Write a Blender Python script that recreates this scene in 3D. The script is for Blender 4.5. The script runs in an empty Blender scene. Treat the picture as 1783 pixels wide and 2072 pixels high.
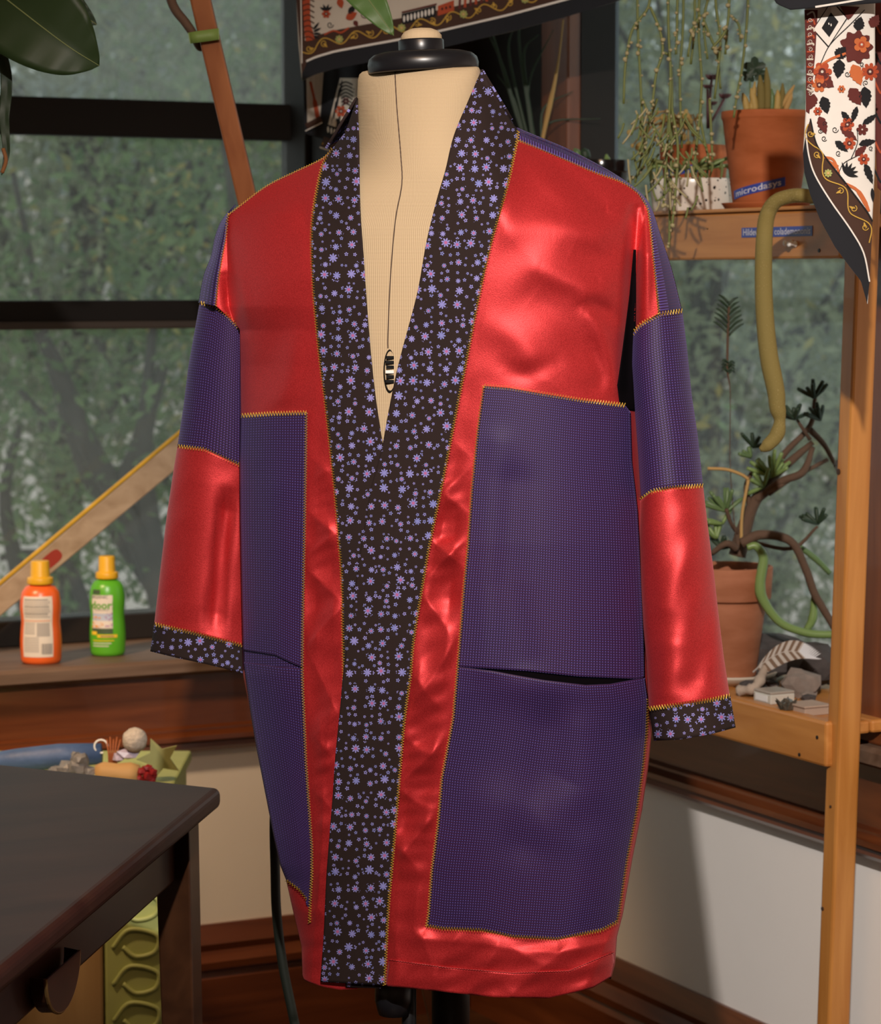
import bpy, bmesh, math, random
import numpy as np
from mathutils import Vector, Matrix
random.seed(7); RNG = np.random.RandomState(7)
S = bpy.context.scene
COL = S.collection

# ------------------------------------------------------------------ camera, world, lights, exposure
FPX = 5400.0; W0, H0 = 1783.0, 2072.0
CAMZ = 1.32
PITCH = math.atan(476.0 / FPX)
cam = bpy.data.cameras.new('camera'); camo = bpy.data.objects.new('camera', cam); COL.objects.link(camo)
camo.location = (0, 0, CAMZ); camo.rotation_euler = (math.pi / 2 - PITCH, 0, 0)
cam.sensor_fit = 'HORIZONTAL'; cam.sensor_width = 36.0; cam.lens = 36.0 * FPX / W0
cam.clip_start = 0.05; cam.clip_end = 300
cam.dof.use_dof = True; cam.dof.focus_distance = 2.9; cam.dof.aperture_fstop = 13
S.camera = camo
wd = bpy.data.worlds.new('overcast_dusk'); S.world = wd; wd.use_nodes = True
wd.node_tree.nodes['Background'].inputs[0].default_value = (0.60, 0.64, 0.62, 1)
wd.node_tree.nodes['Background'].inputs[1].default_value = 1.2
def area(name, loc, target, size, power, col):
    l = bpy.data.lights.new(name, 'AREA'); l.shape = 'DISK'; l.size = size; l.energy = power; l.color = col
    o = bpy.data.objects.new(name, l); COL.objects.link(o); o.location = loc
    o.rotation_euler = (Vector(target) - Vector(loc)).to_track_quat('-Z', 'Y').to_euler()
    return o
pl_ = bpy.data.lights.new('photo_lamp', 'SPOT'); pl_.energy = 470; pl_.color = (1.0, 0.91, 0.84); pl_.shadow_soft_size = 0.03; pl_.spot_size = math.radians(44); pl_.spot_blend = 1.0
plo = bpy.data.objects.new('photo_lamp', pl_); COL.objects.link(plo); plo.location = (0.03, 0.10, 2.58); plo.rotation_euler = (Vector((0.27, 3.1, 0.98)) - plo.location).to_track_quat('-Z', 'Y').to_euler()
wl_ = bpy.data.lights.new('warm_lamp', 'SPOT'); wl_.energy = 75; wl_.color = (1.0, 0.66, 0.38); wl_.shadow_soft_size = 0.06; wl_.spot_size = math.radians(50); wl_.spot_blend = 0.7
wlo = bpy.data.objects.new('warm_lamp', wl_); COL.objects.link(wlo); wlo.location = (-1.1, 3.35, 1.75); wlo.rotation_euler = (Vector((-0.52, 4.45, 0.40)) - wlo.location).to_track_quat('-Z', 'Y').to_euler()
area('warm_fill', (-0.2, 1.2, 2.62), (-0.2, 1.6, 0.0), 0.5, 13, (1.0, 0.56, 0.26))  # added unseen warm fill, lifts the ambient light of the room
S.view_settings.view_transform = 'Standard'; S.view_settings.look = 'None'
S.view_settings.gamma = 1.0; S.view_settings.use_curve_mapping = False
S.view_settings.exposure = 0.12

# ------------------------------------------------------------------ projection helpers
CP, SP = math.cos(PITCH), math.sin(PITCH)
def ray(px, py):
    a = (px - W0 / 2) / FPX; b = (H0 / 2 - py) / FPX
    return Vector((a, CP + b * SP, b * CP - SP))
def U(px, py, Y):
    d = ray(px, py); t = Y / d.y
    return Vector((d.x * t, Y, CAMZ + d.z * t))
def UA(PX, PY, Y):
    a = (PX - W0 / 2) / FPX; b = (H0 / 2 - PY) / FPX
    dy = CP + b * SP; t = Y / dy
    return np.stack([a * t, Y, CAMZ + (b * CP - SP) * t], -1)
# room frame: p = distance from right wall, q = distance from left (window) wall
ANG = math.radians(26.7)
E1 = Vector((-math.cos(ANG), -math.sin(ANG), 0)); E2 = Vector((math.sin(ANG), -math.cos(ANG), 0))
CORN = Vector((0.061, 4.77, 0))
def RP(p, q, z): return CORN + E1 * p + E2 * q + Vector((0, 0, z))
def PQ(P): d = P - CORN; return d.dot(E1), d.dot(E2)
CAM = Vector((0, 0, CAMZ))
def atq(px, py, q):
    d = ray(px, py); t = (q - (CAM - CORN).dot(E2)) / d.dot(E2); P = CAM + d * t
    return PQ(P)[0], P.z
def atp(px, py, p):
    d = ray(px, py); t = (p - (CAM - CORN).dot(E1)) / d.dot(E1); P = CAM + d * t
    return PQ(P)[1], P.z
def atz(px, py, z):
    d = ray(px, py); t = (z - CAMZ) / d.z; return CAM + d * t

# ------------------------------------------------------------------ mesh helpers
class MB:
    def __init__(s): s.v = []; s.f = []; s.uv = {}
    def add(s, vs, fs):
        b = len(s.v); s.v += [tuple(x) for x in vs]; s.f += [tuple(b + i for i in f) for f in fs]; return b
    def hexa(s, c):      # 8 corners: bottom 4 ccw, top 4
        s.add(c, [(3, 2, 1, 0), (4, 5, 6, 7), (0, 1, 5, 4), (1, 2, 6, 5), (2, 3, 7, 6), (3, 0, 4, 7)])
    def box(s, x0, x1, y0, y1, z0, z1):
        s.hexa([(x0, y0, z0), (x1, y0, z0), (x1, y1, z0), (x0, y1, z0), (x0, y0, z1), (x1, y0, z1), (x1, y1, z1), (x0, y1, z1)])
    def rbox(s, p0, p1, q0, q1, z0, z1):
        c = [RP(p, q, z) for z in (z0, z1) for p, q in ((p0, q0), (p0, q1), (p1, q1), (p1, q0))]
        s.hexa(c)
    def tube(s, path, rad, n=8, cap=True, flat=1.0):
        path = [Vector(p) for p in path]; m = len(path)
        if not hasattr(rad, '__len__'): rad = [rad] * m
        prev = None; rings = []
        for i, p in enumerate(path):
            t = (path[min(i + 1, m - 1)] - path[max(i - 1, 0)])
            if t.length < 1e-9: t = Vector((0, 0, 1))
            t.normalize()
            if prev is None:
                ref = Vector((0, 1, 0)) if abs(t.y) < 0.9 else Vector((1, 0, 0))
                a = t.cross(ref).normalized()
            else:
                a = (prev - t * prev.dot(t)).normalized()
            prev = a; b = t.cross(a)
            rings.append([p + (a * math.cos(2 * math.pi * k / n) + b * flat * math.sin(2 * math.pi * k / n)) * rad[i] for k in range(n)])
        base = len(s.v)
        for r in rings: s.v += [tuple(x) for x in r]
        for i in range(m - 1):
            for k in range(n):
                s.f.append((base + i * n + k, base + i * n + (k + 1) % n, base + (i + 1) * n + (k + 1) % n, base + (i + 1) * n + k))
        if cap:
            s.f.append(tuple(base + k for k in range(n))[::-1]); s.f.append(tuple(base + (m - 1) * n + k for k in range(n)))
    def lathe(s, prof, loc=(0, 0, 0), n=32, sx=1.0, sy=1.0, rot=None, cap=True):
        loc = Vector(loc); base = len(s.v); m = len(prof)
        for r, z in prof:
            for k in range(n):
                a = 2 * math.pi * k / n
                v = Vector((r * sx * math.cos(a), r * sy * math.sin(a), z))
                if rot is not None: v = rot @ v
                s.v.append(tuple(loc + v))
        for i in range(m - 1):
            for k in range(n):
                s.f.append((base + i * n + k, base + i * n + (k + 1) % n, base + (i + 1) * n + (k + 1) % n, base + (i + 1) * n + k))
        if cap:
            s.f.append(tuple(base + k for k in range(n))[::-1]); s.f.append(tuple(base + (m - 1) * n + k for k in range(n)))
    def ico(s, c, r, sub=2, jit=0.0, sc=(1, 1, 1), seed=0):
        bm = bmesh.new(); bmesh.ops.create_icosphere(bm, subdivisions=sub, radius=1.0)
        rr = random.Random(seed)
        vs = []
        for v in bm.verts:
            k = r * (1 + jit * (rr.random() * 2 - 1)); vs.append((c[0] + v.co.x * k * sc[0], c[1] + v.co.y * k * sc[1], c[2] + v.co.z * k * sc[2]))
        s.add(vs, [tuple(x.index for x in f.verts) for f in bm.faces]); bm.free()
    def build(s, name, mat, parent=None, smooth=False, bevel=0, solid=0, uv=None, kind=None, label=None, solid_off=-1):
        me = bpy.data.meshes.new(name); me.from_pydata(s.v, [], s.f); me.update()
        if uv is not None:
            l = me.uv_layers.new(name='UVMap'); idx = np.empty(len(me.loops), np.int32); me.loops.foreach_get('vertex_index', idx)
            l.data.foreach_set('uv', np.asarray(uv, np.float32)[idx].ravel())
        if smooth: me.polygons.foreach_set('use_smooth', [True] * len(me.polygons))
        o = bpy.data.objects.new(name, me); COL.objects.link(o)
        mats = mat if isinstance(mat, (list, tuple)) else [mat]
        for m in mats: me.materials.append(m)
        if bevel:
            b = o.modifiers.new('bevel', 'BEVEL'); b.width = bevel; b.segments = 2; b.limit_method = 'ANGLE'
        if solid:
            b = o.modifiers.new('solid', 'SOLIDIFY'); b.thickness = solid; b.offset = solid_off
        if parent: attach(o, parent)
        if kind: o['kind'] = kind
        if label: o['label'] = label
        return o
def attach(o, parent):
    o.parent = parent
    m = Matrix.Translation(parent.location) if parent.parent is None else Matrix.Identity(4)
    if parent.type == 'EMPTY' or parent.location.length > 0:
        o.matrix_parent_inverse = m.inverted()
def thing(name, label, cat, loc, group=None):
    o = bpy.data.objects.new(name, None); COL.objects.link(o); o.location = loc; o.empty_display_size = 0.05
    o['label'] = label; o['category'] = cat
    if group: o['group'] = group
    return o
def tag(o, label, cat, group=None):
    o['label'] = label; o['category'] = cat
    if group: o['group'] = group
    return o
def smooth_path(pts, n=8):
    pts = [Vector(p) for p in pts]; out = []
    P = [pts[0] * 2 - pts[1]] + pts + [pts[-1] * 2 - pts[-2]]
    for i in range(1, len(P) - 2):
        for k in range(n):
            t = k / n; a, b, c, d = P[i - 1], P[i], P[i + 1], P[i + 2]
            out.append(0.5 * ((2 * b) + (c - a) * t + (2 * a - 5 * b + 4 * c - d) * t * t + (3 * b - a - 3 * c + d) * t ** 3))
    out.append(pts[-1]); return out
def sm2(pts, n=6):
    return [(v.x, v.y) for v in smooth_path([Vector((x, y, 0)) for x, y in pts], n)]

# ------------------------------------------------------------------ materials
def newmat(name):
    m = bpy.data.materials.new(name); m.use_nodes = True; nt = m.node_tree
    return m, nt, nt.nodes['Principled BSDF']
def nd(nt, t, **kw):
    n = nt.nodes.new(t)
    for k, v in kw.items(): setattr(n, k, v)
    return n
def pri(b, col=None, rough=None, metal=None, spec=None, **kw):
    if col is not None: b.inputs['Base Color'].default_value = (*col, 1)
    if rough is not None: b.inputs['Roughness'].default_value = rough
    if metal is not None: b.inputs['Metallic'].default_value = metal
    if spec is not None: b.inputs['Specular IOR Level'].default_value = spec
    for k, v in kw.items(): b.inputs[k].default_value = v
def plain(name, col, rough=0.6, metal=0.0, spec=0.5, var=0.12, scale=25, bump=0.0, bscale=200, **kw):
    m, nt, b = newmat(name); pri(b, col, rough, metal, spec, **kw)
    tc = nd(nt, 'ShaderNodeTexCoord'); nz = nd(nt, 'ShaderNodeTexNoise'); nz.inputs['Scale'].default_value = scale; nz.inputs['Detail'].default_value = 4
    nt.links.new(tc.outputs['Object'], nz.inputs['Vector'])
    mx = nd(nt, 'ShaderNodeMix', data_type='RGBA')
    mx.inputs[6].default_value = (*[c * (1 - var) for c in col], 1); mx.inputs[7].default_value = (*[min(1, c * (1 + var)) for c in col], 1)
    nt.links.new(nz.outputs['Fac'], mx.inputs[0]); nt.links.new(mx.outputs[2], b.inputs['Base Color'])
    if bump:
        n2 = nd(nt, 'ShaderNodeTexNoise'); n2.inputs['Scale'].default_value = bscale; nt.links.new(tc.outputs['Object'], n2.inputs['Vector'])
        bp = nd(nt, 'ShaderNodeBump'); bp.inputs['Strength'].default_value = bump; bp.inputs['Distance'].default_value = 0.002
        nt.links.new(n2.outputs['Fac'], bp.inputs['Height']); nt.links.new(bp.outputs['Normal'], b.inputs['Normal'])
    return m
def wood(name, c0, c1, rough=0.4, axis='Z', scale=14, stretch=12, spec=0.5, rotz=0.0, coat=0.0):
    m, nt, b = newmat(name); pri(b, c0, rough, 0, spec); b.inputs['Coat Weight'].default_value = coat
    tc = nd(nt, 'ShaderNodeTexCoord'); mp0 = nd(nt, 'ShaderNodeMapping'); mp0.inputs['Rotation'].default_value = (0, 0, rotz)
    mp = nd(nt, 'ShaderNodeMapping')
    sc = [stretch] * 3; sc['XYZ'.index(axis)] = 1.0
    mp.inputs['Scale'].default_value = sc
    nz = nd(nt, 'ShaderNodeTexNoise'); nz.inputs['Scale'].default_value = scale * 0.35; nz.inputs['Detail'].default_value = 6; nz.inputs['Distortion'].default_value = 0.6
    nt.links.new(tc.outputs['Object'], mp0.inputs[0]); nt.links.new(mp0.outputs[0], mp.inputs[0]); nt.links.new(mp.outputs[0], nz.inputs['Vector'])
    cr = nd(nt, 'ShaderNodeValToRGB'); cr.color_ramp.elements[0].position = 0.3; cr.color_ramp.elements[1].position = 0.72
    cr.color_ramp.elements[0].color = (*c0, 1); cr.color_ramp.elements[1].color = (*c1, 1)
    nt.links.new(nz.outputs['Fac'], cr.inputs[0]); nt.links.new(cr.outputs[0], b.inputs['Base Color'])
    bp = nd(nt, 'ShaderNodeBump'); bp.inputs['Strength'].default_value = 0.15; bp.inputs['Distance'].default_value = 0.002
    nt.links.new(nz.outputs['Fac'], bp.inputs['Height']); nt.links.new(bp.outputs['Normal'], b.inputs['Normal'])
    return m
class G:   # tiny node-math wrapper
    def __init__(s, nt): s.nt = nt
    def m(s, op, a, b=None, c=None):
        n = nd(s.nt, 'ShaderNodeMath', operation=op)
        for i, x in enumerate((a, b, c)):
            if x is None: continue
            if isinstance(x, (int, float)): n.inputs[i].default_value = x
            else: s.nt.links.new(x, n.inputs[i])
        return n.outputs[0]
    def mix(s, f, a, b):
        n = nd(s.nt, 'ShaderNodeMix', data_type='RGBA')
        for i, x in ((0, f), (6, a), (7, b)):
            if isinstance(x, (int, float)): n.inputs[i].default_value = x
            elif isinstance(x, tuple): n.inputs[i].default_value = (*x, 1)
            else: s.nt.links.new(x, n.inputs[i])
        return n.outputs[2]
def satin():
    m, nt, b = newmat('red_satin'); pri(b, (0.50, 0.012, 0.016), 0.49, 0.52, 0.5)
    b.inputs['Sheen Weight'].default_value = 0.12; b.inputs['Sheen Roughness'].default_value = 0.4; b.inputs['Sheen Tint'].default_value = (1, 0.35, 0.4, 1)
    tc = nd(nt, 'ShaderNodeTexCoord'); nz = nd(nt, 'ShaderNodeTexNoise'); nz.inputs['Scale'].default_value = 900; nz.inputs['Detail'].default_value = 2
    nt.links.new(tc.outputs['Object'], nz.inputs['Vector'])
    cr = nd(nt, 'ShaderNodeValToRGB'); cr.color_ramp.elements[0].position = 0.3; cr.color_ramp.elements[1].position = 0.7
    cr.color_ramp.elements[0].color = (0.40, 0.017, 0.019, 1); cr.color_ramp.elements[1].color = (0.62, 0.036, 0.040, 1)
    nt.links.new(nz.outputs['Fac'], cr.inputs[0]); nt.links.new(cr.outputs[0], b.inputs['Base Color'])
    bp = nd(nt, 'ShaderNodeBump'); bp.inputs['Strength'].default_value = 0.30; bp.inputs['Distance'].default_value = 0.0006
    nt.links.new(nz.outputs['Fac'], bp.inputs['Height']); nt.links.new(bp.outputs['Normal'], b.inputs['Normal'])
    return m
def weave():
    m, nt, b = newmat('purple_weave'); pri(b, (0.06, 0.03, 0.13), 0.55, 0, 0.3)
    b.inputs['Sheen Weight'].default_value = 0.12; b.inputs['Sheen Tint'].default_value = (0.45, 0.35, 1, 1)
    g = G(nt); uv = nd(nt, 'ShaderNodeUVMap'); uv.uv_map = 'UVMap'
    sp = nd(nt, 'ShaderNodeSeparateXYZ'); nt.links.new(uv.outputs[0], sp.inputs[0])
    k = 2 * math.pi / 0.0029
    su = g.m('SINE', g.m('MULTIPLY', sp.outputs[0], k)); sv = g.m('SINE', g.m('MULTIPLY', sp.outputs[1], k))
    dots = g.m('MULTIPLY', g.m('GREATER_THAN', su, 0.1), g.m('GREATER_THAN', sv, 0.1))
    rowred = g.m('LESS_THAN', sv, -0.35)
    nz = nd(nt, 'ShaderNodeTexNoise'); nz.inputs['Scale'].default_value = 7; nt.links.new(uv.outputs[0], nz.inputs['Vector'])
    base = g.mix(rowred, (0.013, 0.007, 0.045), g.mix(nz.outputs['Fac'], (0.060, 0.009, 0.034), (0.014, 0.008, 0.045)))
    col = g.mix(dots, base, (0.092, 0.060, 0.235))
    nt.links.new(col, b.inputs['Base Color'])
    bp = nd(nt, 'ShaderNodeBump'); bp.inputs['Strength'].default_value = 0.25; bp.inputs['Distance'].default_value = 0.0004
    nt.links.new(g.m('MULTIPLY', su, sv), bp.inputs['Height']); nt.links.new(bp.outputs['Normal'], b.inputs['Normal'])
    return m
def floral():
    m, nt, b = newmat('floral_print_cotton'); pri(b, (0.02, 0.012, 0.012), 0.85, 0, 0.2)
    g = G(nt); uv = nd(nt, 'ShaderNodeUVMap'); uv.uv_map = 'UVMap'
    def layer(cell, rad, petals, rnd, seed):
        off = nd(nt, 'ShaderNodeVectorMath', operation='ADD'); off.inputs[1].default_value = (seed, seed * 1.7, 0)
        nt.links.new(uv.outputs[0], off.inputs[0])
        v = nd(nt, 'ShaderNodeTexVoronoi', voronoi_dimensions='2D'); v.inputs['Scale'].default_value = 1 / cell; v.inputs['Randomness'].default_value = rnd
        nt.links.new(off.outputs[0], v.inputs['Vector'])
        d = nd(nt, 'ShaderNodeVectorMath', operation='SUBTRACT'); nt.links.new(off.outputs[0], d.inputs[0]); nt.links.new(v.outputs['Position'], d.inputs[1])
        s = nd(nt, 'ShaderNodeSeparateXYZ'); nt.links.new(d.outputs[0], s.inputs[0])
        cs = nd(nt, 'ShaderNodeSeparateColor'); nt.links.new(v.outputs['Color'], cs.inputs[0])
        th = g.m('ADD', g.m('ARCTAN2', s.outputs[1], s.outputs[0]), g.m('MULTIPLY', cs.outputs[0], 6.28))
        ln = nd(nt, 'ShaderNodeVectorMath', operation='LENGTH'); nt.links.new(d.outputs[0], ln.inputs[0])
        r = ln.outputs['Value']
        pet = g.m('ABSOLUTE', g.m('COSINE', g.m('MULTIPLY', th, petals / 2)))
        R = g.m('MULTIPLY', g.m('ADD', 0.50, g.m('MULTIPLY', cs.outputs[1], 0.50)), rad)
        edge = g.m('MULTIPLY', R, g.m('ADD', 0.16, g.m('MULTIPLY', g.m('POWER', pet, 0.7), 0.90)))
        return r, R, g.m('LESS_THAN', r, edge), cs
    r1, R1, f1, c1 = layer(0.0172, 0.0050, 8, 0.55, 3.1)
    r2, R2, f2, c2 = layer(0.0094, 0.0024, 5, 0.7, 11.7)
    near = g.m('GREATER_THAN', r1, g.m('ADD', R1, 0.0016))
    hole = g.m('GREATER_THAN', r2, g.m('MULTIPLY', R2, 0.30))
    f2 = g.m('MULTIPLY', g.m('MULTIPLY', f2, near), hole)
    fl = g.m('MAXIMUM', f1, f2)
    cen = g.m('MULTIPLY', g.m('LESS_THAN', r1, g.m('MULTIPLY', R1, 0.36)), g.m('GREATER_THAN', c1.outputs[2], 0.35))
    lav = g.mix(c2.outputs[2], (0.19, 0.21, 0.50), (0.27, 0.25, 0.58))
    col = g.mix(fl, (0.022, 0.013, 0.012), lav); col = g.mix(g.m('MULTIPLY', cen, f1), col, (0.40, 0.12, 0.28))
    nt.links.new(col, b.inputs['Base Color'])
    nz = nd(nt, 'ShaderNodeTexNoise'); nz.inputs['Scale'].default_value = 1500; nt.links.new(uv.outputs[0], nz.inputs['Vector'])
    bp = nd(nt, 'ShaderNodeBump'); bp.inputs['Strength'].default_value = 0.1; bp.inputs['Distance'].default_value = 0.0005
    nt.links.new(nz.outputs['Fac'], bp.inputs['Height']); nt.links.new(bp.outputs['Normal'], b.inputs['Normal'])
    return m
def linen():
    m, nt, b = newmat('beige_form_cloth'); pri(b, (0.60, 0.46, 0.29), 0.9, 0, 0.2)
    g = G(nt); uv = nd(nt, 'ShaderNodeUVMap'); uv.uv_map = 'UVMap'
    sp = nd(nt, 'ShaderNodeSeparateXYZ'); nt.links.new(uv.outputs[0], sp.inputs[0])
    k = 2 * math.pi / 0.0032
    a = g.m('SINE', g.m('MULTIPLY', g.m('ADD', sp.outputs[0], sp.outputs[1]), k)); c = g.m('SINE', g.m('MULTIPLY', g.m('SUBTRACT', sp.outputs[0], sp.outputs[1]), k))
    h = g.m('MULTIPLY', a, c)
    col = g.mix(g.m('ADD', 0.5, g.m('MULTIPLY', h, 0.5)), (0.47, 0.345, 0.205), (0.66, 0.51, 0.325)); nt.links.new(col, b.inputs['Base Color'])
    bp = nd(nt, 'ShaderNodeBump'); bp.inputs['Strength'].default_value = 0.5; bp.inputs['Distance'].default_value = 0.0006
    nt.links.new(h, bp.inputs['Height']); nt.links.new(bp.outputs['Normal'], b.inputs['Normal'])
    return m
def leafmat(name, c0, c1, rough=0.5, trans=0.25):
    m, nt, b = newmat(name); pri(b, c0, rough, 0, 0.4)
    g = G(nt); ge = nd(nt, 'ShaderNodeNewGeometry'); col = g.mix(ge.outputs['Random Per Island'], c0, c1)
    nt.links.new(col, b.inputs['Base Color'])
    if trans:
        t = nd(nt, 'ShaderNodeBsdfTranslucent'); nt.links.new(col, t.inputs[0]); mx = nd(nt, 'ShaderNodeMixShader'); mx.inputs[0].default_value = trans
        nt.links.new(b.outputs[0], mx.inputs[1]); nt.links.new(t.outputs[0], mx.inputs[2]); nt.links.new(mx.outputs[0], nt.nodes['Material Output'].inputs[0])
    return m
def glassmat(name, haze, tint=(0.93, 0.97, 0.97)):
    m, nt, b = newmat(name); out = nt.nodes['Material Output']
    tr = nd(nt, 'ShaderNodeBsdfTransparent'); tr.inputs[0].default_value = (*tint, 1)
    gl = nd(nt, 'ShaderNodeBsdfGlossy'); gl.inputs['Roughness'].default_value = 0.03; gl.inputs[0].default_value = (1, 1, 1, 1)
    df = nd(nt, 'ShaderNodeBsdfDiffuse'); df.inputs[0].default_value = (0.75, 0.80, 0.80, 1)
    tl = nd(nt, 'ShaderNodeBsdfTranslucent'); tl.inputs[0].default_value = (0.75, 0.82, 0.82, 1)
    ad = nd(nt, 'ShaderNodeMixShader'); ad.inputs[0].default_value = 0.6; nt.links.new(df.outputs[0], ad.inputs[1]); nt.links.new(tl.outputs[0], ad.inputs[2])
    fr = nd(nt, 'ShaderNodeFresnel'); fr.inputs[0].default_value = 1.35
    ge = nd(nt, 'ShaderNodeNewGeometry'); g0 = G(nt); ff = g0.m('MULTIPLY', fr.outputs[0], g0.m('SUBTRACT', 1.0, ge.outputs['Backfacing']))
    m1 = nd(nt, 'ShaderNodeMixShader'); nt.links.new(ff, m1.inputs[0]); nt.links.new(tr.outputs[0], m1.inputs[1]); nt.links.new(gl.outputs[0], m1.inputs[2])
    m2 = nd(nt, 'ShaderNodeMixShader')
    tc = nd(nt, 'ShaderNodeTexCoord'); nz = nd(nt, 'ShaderNodeTexNoise'); nz.inputs['Scale'].default_value = 4; nt.links.new(tc.outputs['Object'], nz.inputs['Vector'])
    g = G(nt); nt.links.new(g.m('MULTIPLY', g.m('ADD', nz.outputs['Fac'], 0.5), haze), m2.inputs[0])  # pale diffuse veil mixed over the clear glass, uneven by noise
    nt.links.new(m1.outputs[0], m2.inputs[1]); nt.links.new(ad.outputs[0], m2.inputs[2]); nt.links.new(m2.outputs[0], out.inputs[0])
    return m
def terracotta(name, c):
    m, nt, b = newmat(name); pri(b, c, 0.75, 0, 0.3)
    tc = nd(nt, 'ShaderNodeTexCoord'); nz = nd(nt, 'ShaderNodeTexNoise'); nz.inputs['Scale'].default_value = 14; nz.inputs['Detail'].default_value = 6
    mp = nd(nt, 'ShaderNodeMapping'); mp.inputs['Scale'].default_value = (1, 1, 3); nt.links.new(tc.outputs['Object'], mp.inputs[0]); nt.links.new(mp.outputs[0], nz.inputs['Vector'])
    cr = nd(nt, 'ShaderNodeValToRGB'); e = cr.color_ramp.elements; e[0].position = 0.3; e[1].position = 0.8
    e[0].color = (*[x * 0.8 for x in c], 1); e[1].color = (min(1, c[0] * 1.2 + .02), c[1] * 1.35 + .015, c[2] * 1.5 + .018, 1)
    nt.links.new(nz.outputs['Fac'], cr.inputs[0]); nt.links.new(cr.outputs[0], b.inputs['Base Color']); return m
def speckle(name, c, d):
    m, nt, b = newmat(name); pri(b, c, 0.25, 0, 0.5); g = G(nt)
    tc = nd(nt, 'ShaderNodeTexCoord'); v = nd(nt, 'ShaderNodeTexVoronoi'); v.inputs['Scale'].default_value = 130; nt.links.new(tc.outputs['Object'], v.inputs['Vector'])
    cs = nd(nt, 'ShaderNodeSeparateColor'); nt.links.new(v.outputs['Color'], cs.inputs[0])
    f = g.m('MULTIPLY', g.m('LESS_THAN', v.outputs['Distance'], g.m('MULTIPLY', cs.outputs[1], 0.42)), g.m('GREATER_THAN', cs.outputs[0], 0.2))
    nt.links.new(g.mix(f, c, d), b.inputs['Base Color']); return m

M = dict(
    satin=satin(), weave=weave(), floral=floral(), linen=linen(),
    gold=plain('gold_thread', (0.72, 0.46, 0.07), 0.45, 0.2, 0.5, var=0.3, scale=400),
    redthread=plain('red_thread', (0.30, 0.012, 0.015), 0.6),
    lining_shade=plain('dark_lining_and_shade', (0.003, 0.002, 0.003), 1.0, spec=0.05),  # pocket lining; also the painted shade under the arm
    black_plastic=plain('black_plastic', (0.008, 0.008, 0.010), 0.32, 0, 0.5, var=0.1),
    black_metal=plain('black_metal', (0.006, 0.006, 0.007), 0.45, 0, 0.4, var=0.1),
    chrome=plain('bright_metal', (0.7, 0.7, 0.7), 0.25, 1.0),
    wall=plain('white_plaster', (0.92, 0.88, 0.84), 0.85, 0, 0.2, var=0.03, scale=6, bump=0.08, bscale=60),
    mahog=wood('mahogany_trim', (0.085, 0.020, 0.006), (0.175, 0.048, 0.014), 0.33, 'X', 10, 12, rotz=-ANG, coat=0.2),
    mahogR=wood('mahogany_trim_cross', (0.085, 0.020, 0.006), (0.175, 0.048, 0.014), 0.33, 'Y', 10, 12, rotz=-ANG, coat=0.2),
    casing=wood('mahogany_post', (0.12, 0.028, 0.007), (0.21, 0.06, 0.017), 0.35, 'Z', 10, 12, coat=0.2),
    sillw=wood('worn_sill_wood', (0.10, 0.055, 0.032), (0.19, 0.12, 0.08), 0.6, 'X', 10, 12, rotz=-ANG),
    darkframe=plain('dark_window_frame', (0.010, 0.006, 0.004), 0.7, 0, 0.4, var=0.3, scale=8),
    brownframe=wood('brown_window_rail', (0.045, 0.030, 0.022), (0.09, 0.065, 0.05), 0.55, 'X', 10, 10, rotz=-ANG),
    bluegrey=plain('blue_grey_paint', (0.030, 0.042, 0.060), 0.6),
    ceil=plain('ceiling_paint', (0.72, 0.66, 0.58), 0.9),
    floorw=wood('dark_floor_boards', (0.045, 0.018, 0.008), (0.10, 0.042, 0.018), 0.4, 'X', 9, 10),
    pine=wood('orange_pine', (0.42, 0.155, 0.026), (0.58, 0.255, 0.060), 0.45, 'Z', 9, 14, coat=0.15),
    pineH=wood('orange_pine_board', (0.42, 0.150, 0.026), (0.58, 0.245, 0.058), 0.45, 'Y', 9, 14, rotz=-ANG, coat=0.15),
    table=wood('dark_stained_oak', (0.034, 0.013, 0.008), (0.060, 0.026, 0.016), 0.5, 'X', 10, 4, rotz=-0.45, spec=0.35),
    tabledge=wood('dark_oak_edge', (0.030, 0.011, 0.005), (0.070, 0.027, 0.011), 0.35, 'Y', 8, 7),
    glass=glassmat('window_glass', 0.06), glass2=glassmat('hazy_window_glass', 0.20),
    terra=terracotta('terracotta', (0.42, 0.100, 0.024)), terra2=terracotta('weathered_terracotta', (0.36, 0.12, 0.05)),
    speck=speckle('speckled_white_glaze', (0.78, 0.70, 0.60), (0.02, 0.015, 0.012)),
    blackpot=plain('black_glaze', (0.010, 0.008, 0.008), 0.15), soil=plain('potting_soil', (0.03, 0.02, 0.014), 0.95, bump=0.6, bscale=120),
    tape=plain('blue_embossed_tape', (0.035, 0.060, 0.30), 0.35), white=plain('white_plastic', (0.80, 0.78, 0.74), 0.4), ink=plain('embossed_white', (0.62, 0.62, 0.68), 0.6),
)
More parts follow.
